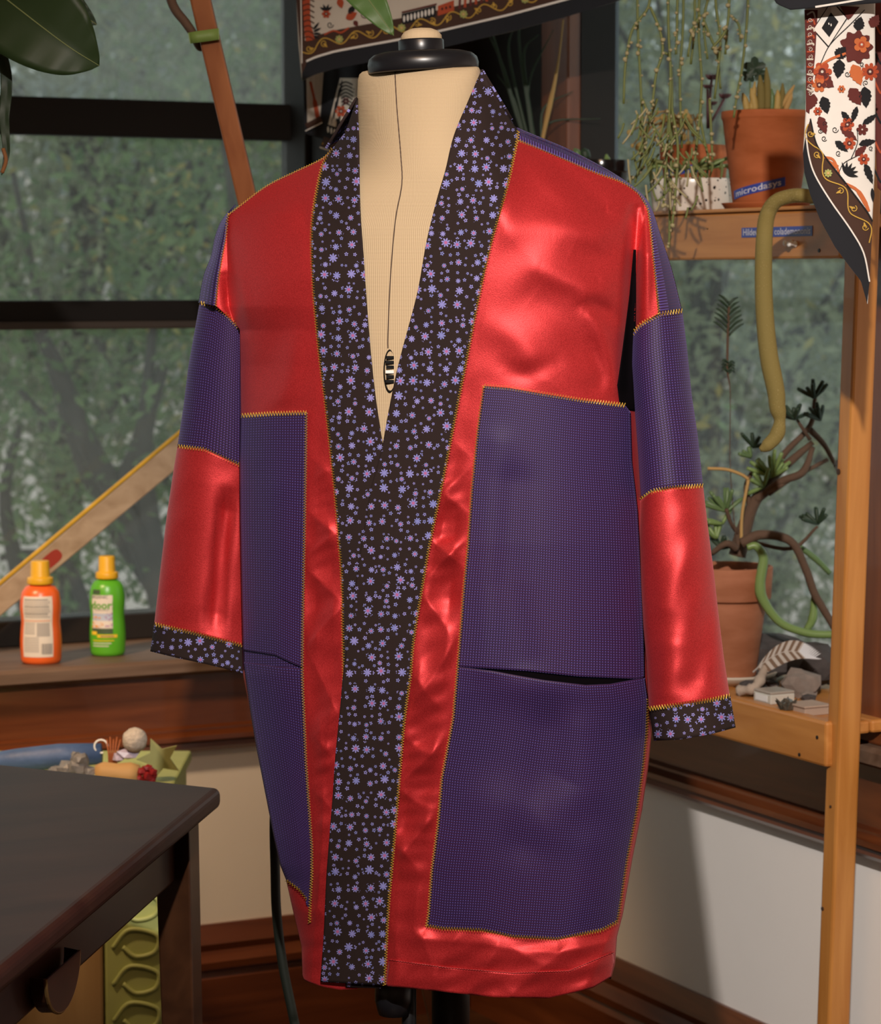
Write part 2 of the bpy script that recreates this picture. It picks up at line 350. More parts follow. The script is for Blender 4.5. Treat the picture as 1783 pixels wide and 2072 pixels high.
# ------------------------------------------------------------------ the room
def struct(name, mb, mat, **kw):
    o = mb.build(name, mat, **kw); o['kind'] = 'structure'; return o
GQ = -0.25                                   # left glass plane
pj, _ = atq(607, 300, GQ)                    # right jamb of the left window
zs = [atq(300, y, GQ)[1] for y in (201, 277, 607, 664, 1236)]
ZSILL = atq(150, 1349, 0.05)[1]
ZAPR = atq(400, 1523, 0.03)[1]
ZBASE = atq(500, 1866, 0.02)[1]
PMAX, QMAX, ZC = 4.3, 5.8, 2.75
RQ0 = atp(1205, 300, -0.12)[0]; RQ1 = atp(1757, 800, 0.0)[0]
mb = MB(); mb.rbox(-0.3, PMAX, -0.30, 0.0, -0.02, ZSILL - 0.03); mb.rbox(-0.3, PMAX, -0.30, 0.0, 2.25, ZC); mb.rbox(-0.3, pj - 0.04, -0.30, -0.02, ZSILL - 0.03, 2.25)
struct('wall_left', mb, M['wall'])
mb = MB(); mb.rbox(-0.30, 0.0, 0.0, QMAX, -0.02, ZSILL - 0.03); mb.rbox(-0.30, 0.0, 0.0, QMAX, 2.25, ZC); mb.rbox(-0.15, -0.02, -0.02, RQ0 - 0.06, ZSILL - 0.03, 2.25); mb.rbox(-0.30, -0.02, RQ1 + 0.1, QMAX, ZSILL - 0.03, 2.25)
struct('wall_right', mb, M['wall'])
mb = MB(); mb.rbox(-0.3, PMAX, QMAX, QMAX + 0.1, 0, ZC); struct('wall_back', mb, M['wall'])
mb = MB(); mb.rbox(PMAX, PMAX + 0.1, -0.3, QMAX, 0, ZC); struct('wall_front', mb, M['wall'])
mb = MB(); mb.rbox(-0.3, PMAX, -0.3, QMAX, ZC, ZC + 0.1); struct('ceiling', mb, M['ceil'])
fl = MB(); fl.rbox(-0.3, PMAX, -0.3, QMAX, -0.10, -0.006); flo = struct('floor', fl, M['floorw'])
for i in range(18):
    b = MB(); b.rbox(0.0, PMAX, i * 0.14 + 0.001, i * 0.14 + 0.138, -0.006, 0.0); b.build('floor_board', M['floorw'], flo)
# sills, aprons, mouldings, baseboards
def moulding(name, side, z0, z1, prof, lo, hi, mat):
    # prof: list of (depth, height fraction); extruded along the wall
    mb = MB(); n = len(prof); vs = []
    for t in (lo, hi):
        for d, h in prof:
            z = z0 + (z1 - z0) * h
            vs.append(RP(t, d, z) if side == 'L' else RP(d, t, z))
    fs = [(k, (k + 1) % n, n + (k + 1) % n, n + k) for k in range(n)] + [tuple(range(n))[::-1], tuple(range(n, 2 * n))]
    mb.add(vs, fs); return struct(name, mb, mat)
sp_ = [(-0.24, 0), (0.035, 0), (0.05, 0.25), (0.05, 0.8), (0.042, 1), (-0.24, 1)]
moulding('trim_1', 'L', ZSILL - 0.03, ZSILL, sp_, -0.0, PMAX, M['sillw'])
moulding('trim_2', 'R', ZSILL - 0.03, ZSILL, sp_, 0.05, QMAX, M['sillw'])
ap = [(0.0, 0), (0.018, 0), (0.028, .06), (0.026, .12), (0.036, .16), (0.036, .22), (0.022, .27), (0.022, .30), (0.012, .33), (0.012, 1), (0.0, 1)]
moulding('trim_3', 'L', ZAPR, ZSILL - 0.03, ap, 0.0, PMAX, M['mahog'])
moulding('trim_4', 'R', ZAPR, ZSILL - 0.03, ap, 0.012, QMAX, M['mahogR'])
bs = [(0.0, 0), (0.022, 0), (0.022, .55), (0.016, .6), (0.028, .64), (0.030, .70), (0.014, .78), (0.018, .84), (0.012, .92), (0.006, 1), (0.0, 1)]
moulding('baseboard_left', 'L', 0, ZBASE, bs, 0.0, PMAX, M['mahog'])
moulding('baseboard_right', 'R', 0, ZBASE, bs, 0.03, QMAX, M['mahogR'])
# corner posts and casings
mb = MB(); mb.rbox(-0.02, pj + 0.015, -0.02, 0.008, ZSILL, 2.25); mb.rbox(pj - 0.03, pj + 0.0, -0.245, -0.02, ZSILL, 2.25); struct('trim_5', mb, M['darkframe'], bevel=0.003)
q1 = atp(945, 200, 0.012)[0]; q2 = atp(1112, 200, 0.012)[0]; q3 = atp(1167, 200, 0.012)[0]
mb = MB(); mb.rbox(-0.02, 0.012, max(0.012, q1), q2, ZSILL, 2.25); struct('trim_6', mb, M['darkframe'], bevel=0.003)
mb = MB(); mb.rbox(-0.02, 0.03, q2 + 0.002, q3, ZSILL, 2.25); struct('trim_7', mb, M['casing'], bevel=0.004)
mb = MB(); mb.rbox(-0.06, 0.005, q3 + 0.002, RQ0 - 0.012, ZSILL, 2.25); struct('trim_8', mb, M['darkframe'])
mb = MB(); mb.rbox(-0.10, 0.03, RQ1, RQ1 + 0.13, ZSILL, 2.25); struct('trim_9', mb, M['casing'], bevel=0.004)
# left window: frame, rails, panes
wl = thing('window_1', 'x', 'x', RP(pj + 1, GQ, ZSILL)); del wl['label']; del wl['category']; wl['kind'] = 'structure'
pm = PMAX - 0.1
def wpart(name, p0, p1, q0, q1, z0, z1, mat, bev=0.003):
    b = MB(); b.rbox(p0, p1, q0, q1, z0, z1); return b.build(name, mat, wl, bevel=bev)
wpart('jamb', pj, pj + 0.012, GQ - 0.06, GQ + 0.05, ZSILL, 2.25, M['darkframe'])
wpart('jamb', pm - 0.04, pm, GQ - 0.06, GQ + 0.05, ZSILL, 2.25, M['darkframe'])
wpart('meeting_rail', pj, pm, GQ - 0.05, GQ - 0.015, zs[1], zs[0], M['darkframe'])
wpart('lock_rail', pj, pm, GQ - 0.005, GQ + 0.04, zs[3] + 0.012, zs[2], M['darkframe'])
wpart('rail_lip', pj, pm, GQ - 0.005, GQ + 0.055, zs[3], zs[3] + 0.014, M['brownframe'])
wpart('bottom_rail', pj, pm, GQ - 0.04, GQ + 0.03, ZSILL, zs[4], M['darkframe'])
wpart('top_rail', pj, pm, GQ - 0.04, GQ + 0.03, 2.2, 2.25, M['darkframe'])
wpart('pane', pj, pm, GQ - 0.045, GQ - 0.041, zs[0], 2.2, M['glass2'], 0)
wpart('pane', pj, pm, GQ - 0.034, GQ - 0.030, zs[2], zs[1], M['glass'], 0)
wpart('pane', pj, pm, GQ + 0.010, GQ + 0.014, zs[4], zs[3], M['glass'], 0)
# right window
wr = thing('window_2', 'x', 'x', RP(-0.12, RQ0 + .5, ZSILL)); del wr['label']; del wr['category']; wr['kind'] = 'structure'
def rpart(name, p0, p1, q0, q1, z0, z1, mat, bev=0.003):
    b = MB(); b.rbox(p0, p1, q0, q1, z0, z1); return b.build(name, mat, wr, bevel=bev)
qa = atp(1222, 300, -0.12)[0]
rpart('jamb', -0.15, -0.09, RQ0 - 0.012, qa, ZSILL, 2.25, M['bluegrey'])
rpart('jamb', -0.15, -0.09, RQ1 - 0.02, RQ1, ZSILL, 2.25, M['darkframe'])
rpart('bottom_rail', -0.15, -0.09, qa, RQ1 - 0.02, ZSILL, ZSILL + 0.04, M['darkframe'])
rpart('top_rail', -0.15, -0.09, qa, RQ1 - 0.02, 2.2, 2.25, M['darkframe'])
rpart('pane', -0.122, -0.118, qa, RQ1 - 0.02, ZSILL + 0.04, 2.2, M['glass'], 0)

# ------------------------------------------------------------------ coat surface
def I(y, pts): a = np.array(pts, float); return np.interp(y, a[:, 0], a[:, 1])
XL = [(140, 640), (300, 560), (430, 452), (560, 446), (620, 455), (668, 474), (740, 483), (840, 485), (930, 482), (1050, 483), (1200, 486), (1310, 489), (1366, 490), (1438, 504), (1510, 516), (1612, 536), (1699, 553), (1751, 565), (1781, 577), (1848, 592), (1915, 608), (1974, 611), (2030, 614)]
XR = [(140, 1060), (260, 1180), (350, 1290), (430, 1322), (500, 1308), (560, 1296), (700, 1288), (840, 1290), (1000, 1300), (1300, 1312), (1440, 1322), (1485, 1320), (1553, 1313), (1637, 1301), (1738, 1281), (1849, 1262), (1900, 1250), (1950, 1246), (2030, 1238)]
YT = [(400, 560), (440, 478), (465, 430), (490, 412), (540, 375), (600, 345), (672, 301), (723, 200), (760, 150), (850, 136), (975, 140), (1049, 262), (1156, 300), (1240, 345), (1296, 386), (1320, 420), (1345, 495), (1385, 600)]
_x = np.arange(300, 1500, 2.0); _y = np.interp(_x, *np.array(YT, float).T)
for _ in range(2): _y = np.convolve(np.pad(_y, 12, 'edge'), np.ones(25) / 25, 'valid')
YT = list(zip(_x, _y))
def polydist(PX, PY, pts):
    best = np.full(PX.shape, 1e9); T = np.zeros(PX.shape); acc = 0; L = sum(math.dist(pts[i], pts[i + 1]) for i in range(len(pts) - 1))
    for (x0, y0), (x1, y1) in zip(pts[:-1], pts[1:]):
        dx, dy = x1 - x0, y1 - y0; l2 = dx * dx + dy * dy; t = np.clip(((PX - x0) * dx + (PY - y0) * dy) / l2, 0, 1)
        d = np.hypot(PX - x0 - t * dx, PY - y0 - t * dy); m = d < best; best = np.where(m, d, best)
        T = np.where(m, (acc + t * math.sqrt(l2)) / L, T); acc += math.sqrt(l2)
    return best, T
def ripple(PX, PY, ang, wl, seed, n=5):
    r = np.random.RandomState(seed); out = 0
    for k in range(n):
        a = math.radians(ang) + r.uniform(-.5, .5); w = wl * r.uniform(.6, 1.7); ph = r.uniform(0, 6.28)
        warp = 22 * np.sin(PY / 90 + k) + 16 * np.sin(PX / 60 + 2 * k)
        out = out + np.sin((PX * math.cos(a) + PY * math.sin(a) + warp) * 2 * math.pi / w + ph) / n
    return out
# folds of the satin: polyline, half width px, height m (positive = towards the viewer)
FOLDS = [
    ([(1288, 425), (1279, 540), (1272, 690), (1268, 850)], 11, -.020), ([(1292, 405), (1303, 450), (1308, 560), (1305, 640)], 9, .006),
    ([(1030, 468), (1120, 452), (1200, 474), (1245, 440), (1288, 402)], 26, .0045), ([(1215, 415), (1228, 432), (1235, 425)], 18, -.003),
    ([(1160, 500), (1215, 520), (1245, 490)], 22, -.004), ([(1090, 545), (1150, 570), (1215, 590), (1228, 575)], 18, .0045),
    ([(1080, 600), (1150, 660), (1200, 760)], 26, -.004), ([(1185, 610), (1220, 680), (1252, 790)], 16, .006), ([(1180, 618), (1205, 622), (1240, 640)], 14, -.005),
    ([(1000, 660), (1060, 700), (1110, 780)], 24, .0035), ([(1020, 740), (1060, 755), (1120, 735)], 16, -.003), ([(1200, 700), (1215, 760), (1200, 800)], 14, -.003),
    ([(1085, 300), (1150, 350), (1230, 420)], 14, -.002), ([(1070, 330), (1160, 420)], 16, .002),
    ([(486, 665), (470, 610), (462, 560)], 12, -.010), ([(478, 560), (486, 620), (492, 680)], 14, .004),
    ([(515, 820), (545, 720), (575, 660)], 24, -.003), ([(560, 830), (590, 760), (600, 690)], 18, .003), ([(500, 480), (560, 450), (640, 470)], 40, .003), ([(610, 410), (640, 480)], 18, -.003),
    ([(470, 440), (520, 420), (600, 380)], 16, -.002)]
FOLDS_S = [(sm2(p_, 5) if len(p_) > 2 else p_, h_ * 1.25, a_ * 1.05) for p_, h_, a_ in FOLDS]
PATCHES = [[(979, 781), (1265, 820), (1300, 1000), (1312, 1415), (1302, 1553), (1270, 1738), (1249, 1866), (1218, 1882), (1128, 1901), (1038, 1896), (976, 1883), (863, 1874), (886, 1670), (925, 1351), (955, 986)],
           [(484, 840), (619, 833), (613, 1249), (631, 1713), (622, 1820), (579, 1780), (500, 1440)]]
def inside(PX, PY, poly):
    c = np.zeros(PX.shape, bool); n = len(poly)
    for i in range(n):
        x0, y0 = poly[i]; x1, y1 = poly[(i + 1) % n]
        if y0 == y1: continue
        c ^= ((y0 > PY) != (y1 > PY)) & (PX < (x1 - x0) * (PY - y0) / (y1 - y0) + x0)
    return c
def folds(PX, PY):
    w = np.zeros(PX.shape)
    for pts, hw, amp in FOLDS_S:
        d, t = polydist(PX, PY, pts); w += amp * np.exp(-(d / hw) ** 2) * np.sin(np.pi * np.clip(.12 + .76 * t, 0, 1)) ** .8
    # puckered strips beside the bands and along the hem
    strip = np.clip((PY - 850) / 250, 0, 1)
    w += strip * (.0140 * (.5 - np.abs(ripple(PX, PY, 55, 200, 3, 3))) + .0085 * (.5 - np.abs(ripple(PX, PY, 125, 150, 5, 3))) + .0016 * ripple(PX, PY, 75, 40, 8, 4))
    w += .0012 * (1 - strip) * ripple(PX, PY, 70, 150, 9)
    mask = np.ones(PX.shape)
    for P in PATCHES:
        d, _ = polydist(PX, PY, P + [P[0]]); ins = inside(PX, PY, P)
        mask = np.minimum(mask, np.where(ins, 0.05, np.clip(d / 26, 0.10, 1)))
    for a, b in ((LB_OUT, LB_IN), (RB_OUT, RB_IN)):
        P = a[::4] + b[::-4]; d, _ = polydist(PX, PY, P + [P[0]]); ins = inside(PX, PY, P)
        mask = np.minimum(mask, np.where(ins, np.clip(.3 - d / 20, 0, .3), np.clip(.3 + d / 26, 0, 1)))
    return w * mask
def soft(PX, PY):      # slow undulation shared by all layers
    w = .0022 * np.exp(-(polydist(PX, PY, [(1010, 900), (990, 1150), (985, 1340)])[0] / 30) ** 2)
    w -= .0035 * np.exp(-(polydist(PX, PY, [(1040, 980), (1030, 1180), (1060, 1330)])[0] / 38) ** 2)
    w += .006 * np.exp(-(polydist(PX, PY, [(1180, 1480), (1190, 1600), (1100, 1660)])[0] / 50) ** 2)
    w -= .005 * np.exp(-(polydist(PX, PY, [(1110, 1480), (1090, 1640), (1060, 1700)])[0] / 45) ** 2)
    w += .005 * np.exp(-(polydist(PX, PY, [(1000, 1640), (960, 1850)])[0] / 60) ** 2)
    w += .006 * np.exp(-(polydist(PX, PY, [(1190, 1720), (1150, 2010)])[0] / 55) ** 2)
    w += .004 * np.exp(-(polydist(PX, PY, [(560, 1000), (570, 1500), (600, 1760)])[0] / 40) ** 2)
    return w
def base_frame(PX, PY):
    xl = I(PY, XL); xr = I(PY, XR); s = np.clip((PX - xl) / (xr - xl), 0, 1); c = 2 * s - 1
    h = np.sqrt(np.clip(1 - np.abs(c) ** 2.4, 0, 1))
    v = np.sin(np.pi / 2 * np.clip((PY - I(PX, YT) + 6) / 260, 0, 1)) ** .7
    tilt = .05 * c
    return s, c, h, v, tilt
def YB(PX, PY):
    PX = np.asarray(PX, float); PY = np.asarray(PY, float)
    s, c, h, v, tilt = base_frame(PX, PY)
    D = I(PY, [(140, .13), (700, .13), (1100, .13), (1400, .124), (1700, .105), (2030, .078)])
    y = 3.0 - tilt - D * h * v
    capR = np.sqrt(np.clip(1 - ((PX - 1333) / 62) ** 2, 0, 1)) * .04 * np.clip((PY - 395) / 120, 0, 1)
    capL = np.sqrt(np.clip(1 - ((PX - 445) / 52) ** 2, 0, 1)) * .03 * np.clip((PY - 430) / 120, 0, 1)
    y = np.minimum(y, np.where(PY < 760, np.where(PX > 900, 3.0 - .05 - capR, 3.0 + .05 - capL), y))
    return y - soft(PX, PY)
def pl(pts, n):
    a = np.array(pts, float); d = np.r_[0, np.cumsum(np.hypot(*np.diff(a, axis=0).T))]; t = np.linspace(0, d[-1], n + 1)
    return np.stack([np.interp(t, d, a[:, 0]), np.interp(t, d, a[:, 1])], -1)
def coons(top, bot, left, right, nu, nv):
    T, B, L, R = pl(top, nu), pl(bot, nu), pl(left, nv), pl(right, nv)
    u = np.linspace(0, 1, nu + 1)[None, :, None]; v = np.linspace(0, 1, nv + 1)[:, None, None]
    return (1 - v) * T[None] + v * B[None] + (1 - u) * L[:, None] + u * R[:, None] - ((1 - u) * (1 - v) * T[0] + u * (1 - v) * T[-1] + (1 - u) * v * B[0] + u * v * B[-1])
def gridmesh(P, uv=None, closed=False):
    nv, nu = P.shape[:2]; mb = MB(); mb.v = [tuple(x) for x in P.reshape(-1, 3)]
    for j in range(nv - 1):
        for i in range(nu - 1): mb.f.append((j * nu + i, (j + 1) * nu + i, (j + 1) * nu + i + 1, j * nu + i + 1))
        if closed: mb.f.append((j * nu + nu - 1, (j + 1) * nu + nu - 1, (j + 1) * nu, j * nu))
    return mb
def uvgrid(g, mode):
    nv, nu = g.shape[:2]
    if mode == 'px': return np.stack([g[..., 0] / 1800, -g[..., 1] / 1800], -1).reshape(-1, 2)
    wid = np.hypot(*(g[nv // 2, -1] - g[nv // 2, 0])) / 1800; hei = np.hypot(*(g[-1, nu // 2] - g[0, nu // 2])) / 1800
    u, v = np.meshgrid(np.linspace(0, wid, nu), np.linspace(0, -hei, nv)); return np.stack([u, v], -1).reshape(-1, 2)
def panel(name, g, off, mat, parent, fold=False, uv='px', extra=None, solid=.0016, label=None):
    PX, PY = g[..., 0], g[..., 1]; Y = YB(PX, PY) - off
    if fold: Y = Y - folds(PX, PY)
    if extra is not None: Y = Y - extra(PX, PY, g)
    mb = gridmesh(UA(PX, PY, Y))
    return mb.build(name, mat, parent, smooth=True, solid=solid, uv=uvgrid(g, uv), label=label)
def zigzag(name, pts, parent, off=.005, amp=3.0, pitch=2.7, mat='gold', r=.00042, Yf=None, fold=False, lead=0):
    a = np.array(pts, float); d = np.r_[0, np.cumsum(np.hypot(*np.diff(a, axis=0).T))]; n = max(4, int(d[-1] / pitch)); t = np.linspace(0, d[-1], n)
    x = np.interp(t, d, a[:, 0]); y = np.interp(t, d, a[:, 1]); tx = np.gradient(x); ty = np.gradient(y); l = np.hypot(tx, ty)
    sg = np.where(np.arange(n) % 2 == 0, 1, -1) * amp
    x2 = x - ty / l * sg; y2 = y + tx / l * sg
    Y = (YB(x2, y2) - off) if Yf is None else Yf(x2, y2)
    if fold: Y = Y - folds(x2, y2)
    P = UA(x2, y2, Y); mb = MB(); mb.tube([Vector(p) for p in P], r, 4)
    return mb.build(name, M[mat], parent)

coat = thing('kimono_coat', 'long red satin kimono coat with purple patches and dark floral neckband', 'coat', U(890, 2000, 3.0))
RB_IN = sm2([(975, 140), (949, 200), (918, 275), (901, 345), (884, 403), (863, 489), (846, 585), (826, 663), (814, 707), (800, 764), (785, 839), (774, 900), (762, 946), (750, 990), (739, 1056), (727, 1128), (716, 1207), (704, 1290), (694, 1366), (689, 1424), (679, 1525), (673, 1612), (666, 1699), (660, 1780), (655, 1888), (648, 1987)])
RB_OUT = sm2([(1049, 265), (1046, 287), (1031, 359), (1014, 423), (995, 489), (976, 570), (959, 652), (942, 741), (933, 785), (913, 888), (890, 1004), (869, 1105), (858, 1169), (838, 1290), (831, 1366), (819, 1453), (810, 1554), (802, 1655), (793, 1757), (786, 1840), (778, 1994)])
LB_OUT = sm2([(672, 301), (655, 327), (643, 374), (633, 432), (630, 489), (633, 576), (639, 649), (646, 720), (658, 816), (669, 917), (678, 1004), (685, 1091), (691, 1163), (693, 1260), (695, 1363), (697, 1500), (699, 1700), (699, 1998)])
LB_IN = sm2([(722, 198), (723, 240), (725, 287), (727, 403), (735, 518), (742, 620), (750, 718), (759, 801), (768, 862), (774, 900), (790, 1000), (800, 1200), (790, 1600), (770, 2000)])
LSH = sm2([(461, 435), (490, 413), (540, 376), (600, 346), (650, 322), (676, 300)])
RSH = sm2([(1030, 280), (1051, 285), (1128, 316), (1204, 349), (1257, 368), (1291, 391)])
# red fronts
lf_left = [(461, 435), (456, 485), (449, 520), (442, 565), (436, 619), (458, 637), (485, 667), (486, 740), (487, 840), (484, 930), (485, 1050), (488, 1200), (491, 1310), (492, 1366), (506, 1438), (518, 1510), (538, 1612), (555, 1699), (567, 1751), (579, 1781), (594, 1848), (610, 1915), (612, 1974), (616, 1983)]
lf_right = [(676, 300)] + [(x + 22, y) for x, y in LB_OUT[6:]]
lf_right[-1] = (722, 2001)
panel('front_panel', coons(LSH, [(616, 1983), (626, 1988), (655, 1997), (688, 2003), (722, 2001)], lf_left, lf_right, 130, 420), 0, M['satin'], coat, fold=True, label='red satin front on the viewer\'s left')
rf_left = [(1030, 280)] + [(x - 22, y) for x, y in RB_OUT[6:]]
rf_left[-1] = (756, 1992)
rf_right = [(1291, 391), (1310, 422), (1316, 459), (1322, 520), (1333, 635), (1299, 655), (1289, 690), (1288, 760), (1289, 840), (1300, 1000), (1312, 1300), (1321, 1440), (1319, 1485), (1312, 1553), (1300, 1637), (1280, 1738), (1261, 1849), (1249, 1895), (1245, 1950), (1235, 1975)]
panel('front_panel', coons(RSH, [(756, 1992), (880, 2003), (940, 2011), (1000, 2016), (1060, 2019), (1110, 2018), (1160, 2009), (1200, 1997), (1235, 1975)], rf_left, rf_right, 170, 420), .003, M['satin'], coat, fold=True, label='red satin front on the viewer\'s right')
panel('underarm_shade', coons([(1283, 505), (1287, 505)], [(1256, 828), (1285, 832)], [(1283, 505), (1274, 600), (1261, 700), (1250, 780), (1256, 828)], [(1287, 505), (1287, 600), (1286, 700), (1286, 780), (1285, 832)], 10, 60), .0042, M['lining_shade'], coat, fold=True)  # black strip over the armpit groove, standing for shade in the opening
# bands
panel('neckband', coons([(672, 301), (700, 265), (722, 198)], [(699, 1998), (770, 2000)], LB_OUT, LB_IN, 30, 300), .0045, M['floral'], coat, label='dark floral neckband half on the viewer\'s left')
panel('neckband', coons([(975, 140), (1000, 185), (1025, 228), (1049, 265)], [(648, 1987), (778, 1994)], RB_IN, RB_OUT, 40, 300), .010, M['floral'], coat, label='dark floral neckband half overlapping on the viewer\'s right')
# collar behind the neck
nb = []
for k in range(25):
    a = math.pi * k / 24; cx, cy = math.cos(a), math.sin(a)
    x = (848 + 128 * cx); yp = 142 + (0 if cx > 0 else 58 * -cx); Y = 2.985 + .012 - .03 * cx + .11 * cy
    nb.append((U(x, yp, Y), U(x + 60 * cx, yp + 100 - 20 * cy, Y + .02 * cy + .004)))
P = np.array([[tuple(a), tuple((a + b) / 2), tuple(b)] for a, b in nb]); g2 = np.array([[(k * 12, 0), (k * 12, 50), (k * 12, 100)] for k in range(25)], float)
gridmesh(P).build('back_collar', M['floral'], coat, smooth=True, solid=.003, uv=uvgrid(g2, 'px'), solid_off=0)
# patches: upper panel, pocket below, pocket mouth
RP_L = [(979, 781), (967, 868), (955, 986), (947, 1104), (937, 1205), (934, 1250), (926, 1349)]
RP_L2 = [(926, 1349), (917, 1452), (909, 1496), (894, 1574), (886, 1670), (874, 1757), (867, 1850), (863, 1873)]
RP_R = [(1265, 820), (1277, 835), (1280, 935), (1292, 1036), (1300, 1188), (1305, 1300), (1306, 1371)]
RP_R2 = [(1306, 1371), (1312, 1415), (1309, 1485), (1302, 1553), (1290, 1637), (1270, 1738), (1253, 1849), (1249, 1866)]
RP_T = [(979, 781), (1030, 785), (1100, 797), (1180, 810), (1240, 817), (1265, 820)]
RP_B = [(863, 1873), (895, 1879), (976, 1882), (1038, 1895), (1128, 1900), (1218, 1882), (1249, 1866)]
UPL = [(926, 1349), (954, 1351), (1068, 1358), (1169, 1369), (1290, 1374), (1306, 1371)]
LOL = [(926, 1351), (1001, 1361), (1102, 1379), (1186, 1389), (1236, 1387), (1306, 1374)]
panel('patch', coons(RP_T, UPL, RP_L, RP_R, 70, 120), .0065, M['weave'], coat, uv='p')
def bulge(PX, PY, g):
    u = np.linspace(0, 1, g.shape[1])[None]; v = np.linspace(0, 1, g.shape[0])[:, None]
    return .010 * np.sin(np.pi * u) * np.exp(-(v / .10) ** 2)
panel('pocket', coons(LOL, RP_B, RP_L2, RP_R2, 70, 120), .0055, M['weave'], coat, uv='p', extra=bulge)
up = lambda c, d: [(x, y + d) for x, y in c]
panel('pocket_lining', coons(up(UPL, -14), up(LOL, 16), [(926, 1335), (926, 1367)], [(1306, 1357), (1306, 1390)], 40, 4), .0042, M['lining_shade'], coat)
LP_R = [(620, 834), (619, 925), (617, 1047), (613, 1249), (612, 1351)]; LP_L = [(486, 840), (484, 930), (485, 1050), (488, 1200), (491, 1316)]
LP_R2 = [(612, 1353), (613, 1400), (615, 1438), (619, 1540), (624, 1612), (631, 1713), (631, 1771), (628, 1815), (626, 1868)]; LP_L2 = [(492, 1339), (506, 1438), (518, 1510), (538, 1612), (555, 1699), (567, 1751), (579, 1781)]
panel('patch', coons([(486, 840), (550, 836), (620, 834)], [(491, 1316), (556, 1326), (590, 1342), (612, 1351)], LP_L, LP_R, 40, 120), .0055, M['weave'], coat, uv='p')
panel('pocket', coons([(492, 1339), (564, 1349), (612, 1353)], [(579, 1781), (605, 1800), (621, 1820), (626, 1868)], LP_L2, LP_R2, 40, 120), .004, M['weave'], coat, uv='p')
panel('pocket_lining', coons([(491, 1302), (556, 1312), (611, 1340)], [(493, 1355), (564, 1365), (611, 1366)], [(491, 1302), (493, 1355)], [(611, 1340), (611, 1366)], 30, 4), .0030, M['weave'], coat)
# hem turn-up
HEM_T = [(787, 1942), (904, 1958), (1038, 1969), (1151, 1965), (1242, 1926)]
panel('hem', coons(HEM_T, [(780, 1995), (880, 2005), (1000, 2018), (1110, 2020), (1200, 1999), (1238, 1976)], [(787, 1942), (780, 1995)], [(1242, 1926), (1245, 1950), (1238, 1976)], 90, 12), .0050, M['satin'], coat, fold=True)
zigzag('hem_stitch', HEM_T, coat, off=.0062, amp=.6, mat='redthread', fold=True)
# shoulder yoke strips (the back cloth rolling over the shoulder)
def strip(name, outer, inner, mat, dy0, dy1, nu=14, nv=60, off=.001):
    g = coons([inner[0], outer[0]], [inner[-1], outer[-1]], inner, outer, nu, nv); t = np.linspace(0, 1, nu + 1)[None]
    Y = YB(g[..., 0], g[..., 1]) - off; Yi = YB(g[:, :1, 0], g[:, :1, 1]) - off - .0015
    Yo = np.maximum(Yi + dy1, 0); Yv = Yi + (Yo - Yi) * t ** 2
    return gridmesh(UA(g[..., 0], g[..., 1], Yv)).build(name, M[mat], coat, smooth=True, solid=.0016, uv=uvgrid(g, 'p'))
YR_O = sm2([(1047, 258), (1100, 280), (1156, 304), (1240, 349), (1296, 389), (1319, 422), (1338, 478), (1361, 548), (1381, 629)])
YR_I = sm2([(1050, 284), (1128, 316), (1204, 349), (1257, 368), (1291, 391), (1310, 422), (1316, 459), (1322, 520), (1334, 635)])
YL_O = sm2([(478, 415), (452, 445), (438, 478), (429, 520), (414, 560), (404, 613)]); YL_I = sm2([(463, 432), (460, 445), (456, 485), (449, 520), (442, 565), (436, 619)])
strip('shoulder_yoke', YR_O, YR_I, 'weave', 0, .05); strip('shoulder_yoke', YL_O, YL_I, 'weave', 0, .05)
# back of the coat
ys = np.linspace(165, 1980, 90); gx = []
for y in ys:
    lo = np.interp(y, [150, 200, 300, 345, 375, 412, 445, 478, 520, 560, 640, 668], [755, 745, 700, 620, 560, 500, 465, 448, 440, 450, 478, 488]) if y < 668 else I(y, XL) + 8
    hi = np.interp(y, [150, 262, 304, 349, 389, 422, 478, 548, 629, 668], [975, 1047, 1156, 1240, 1296, 1319, 1338, 1340, 1320, 1286]) - 10 if y < 668 else I(y, XR) - 10
    gx.append(np.stack([lo + (hi - lo) * (1 - np.cos(np.linspace(0, np.pi, 61))) / 2, np.full(61, y)], -1))
g = np.array(gx); c = np.linspace(-1, 1, 61); c = -np.cos(np.linspace(0, np.pi, 61))[None]
v = np.sin(np.pi / 2 * np.clip((g[..., 1] - 150) / 200, 0.15, 1))
Yb = 3.012 - .05 * c + .13 * np.sqrt(np.clip(1 - c ** 2, 0, 1)) * v
gridmesh(UA(g[..., 0], g[..., 1], Yb)).build('back_panel', M['weave'], coat, smooth=True, solid=.002, uv=uvgrid(g, 'p'))
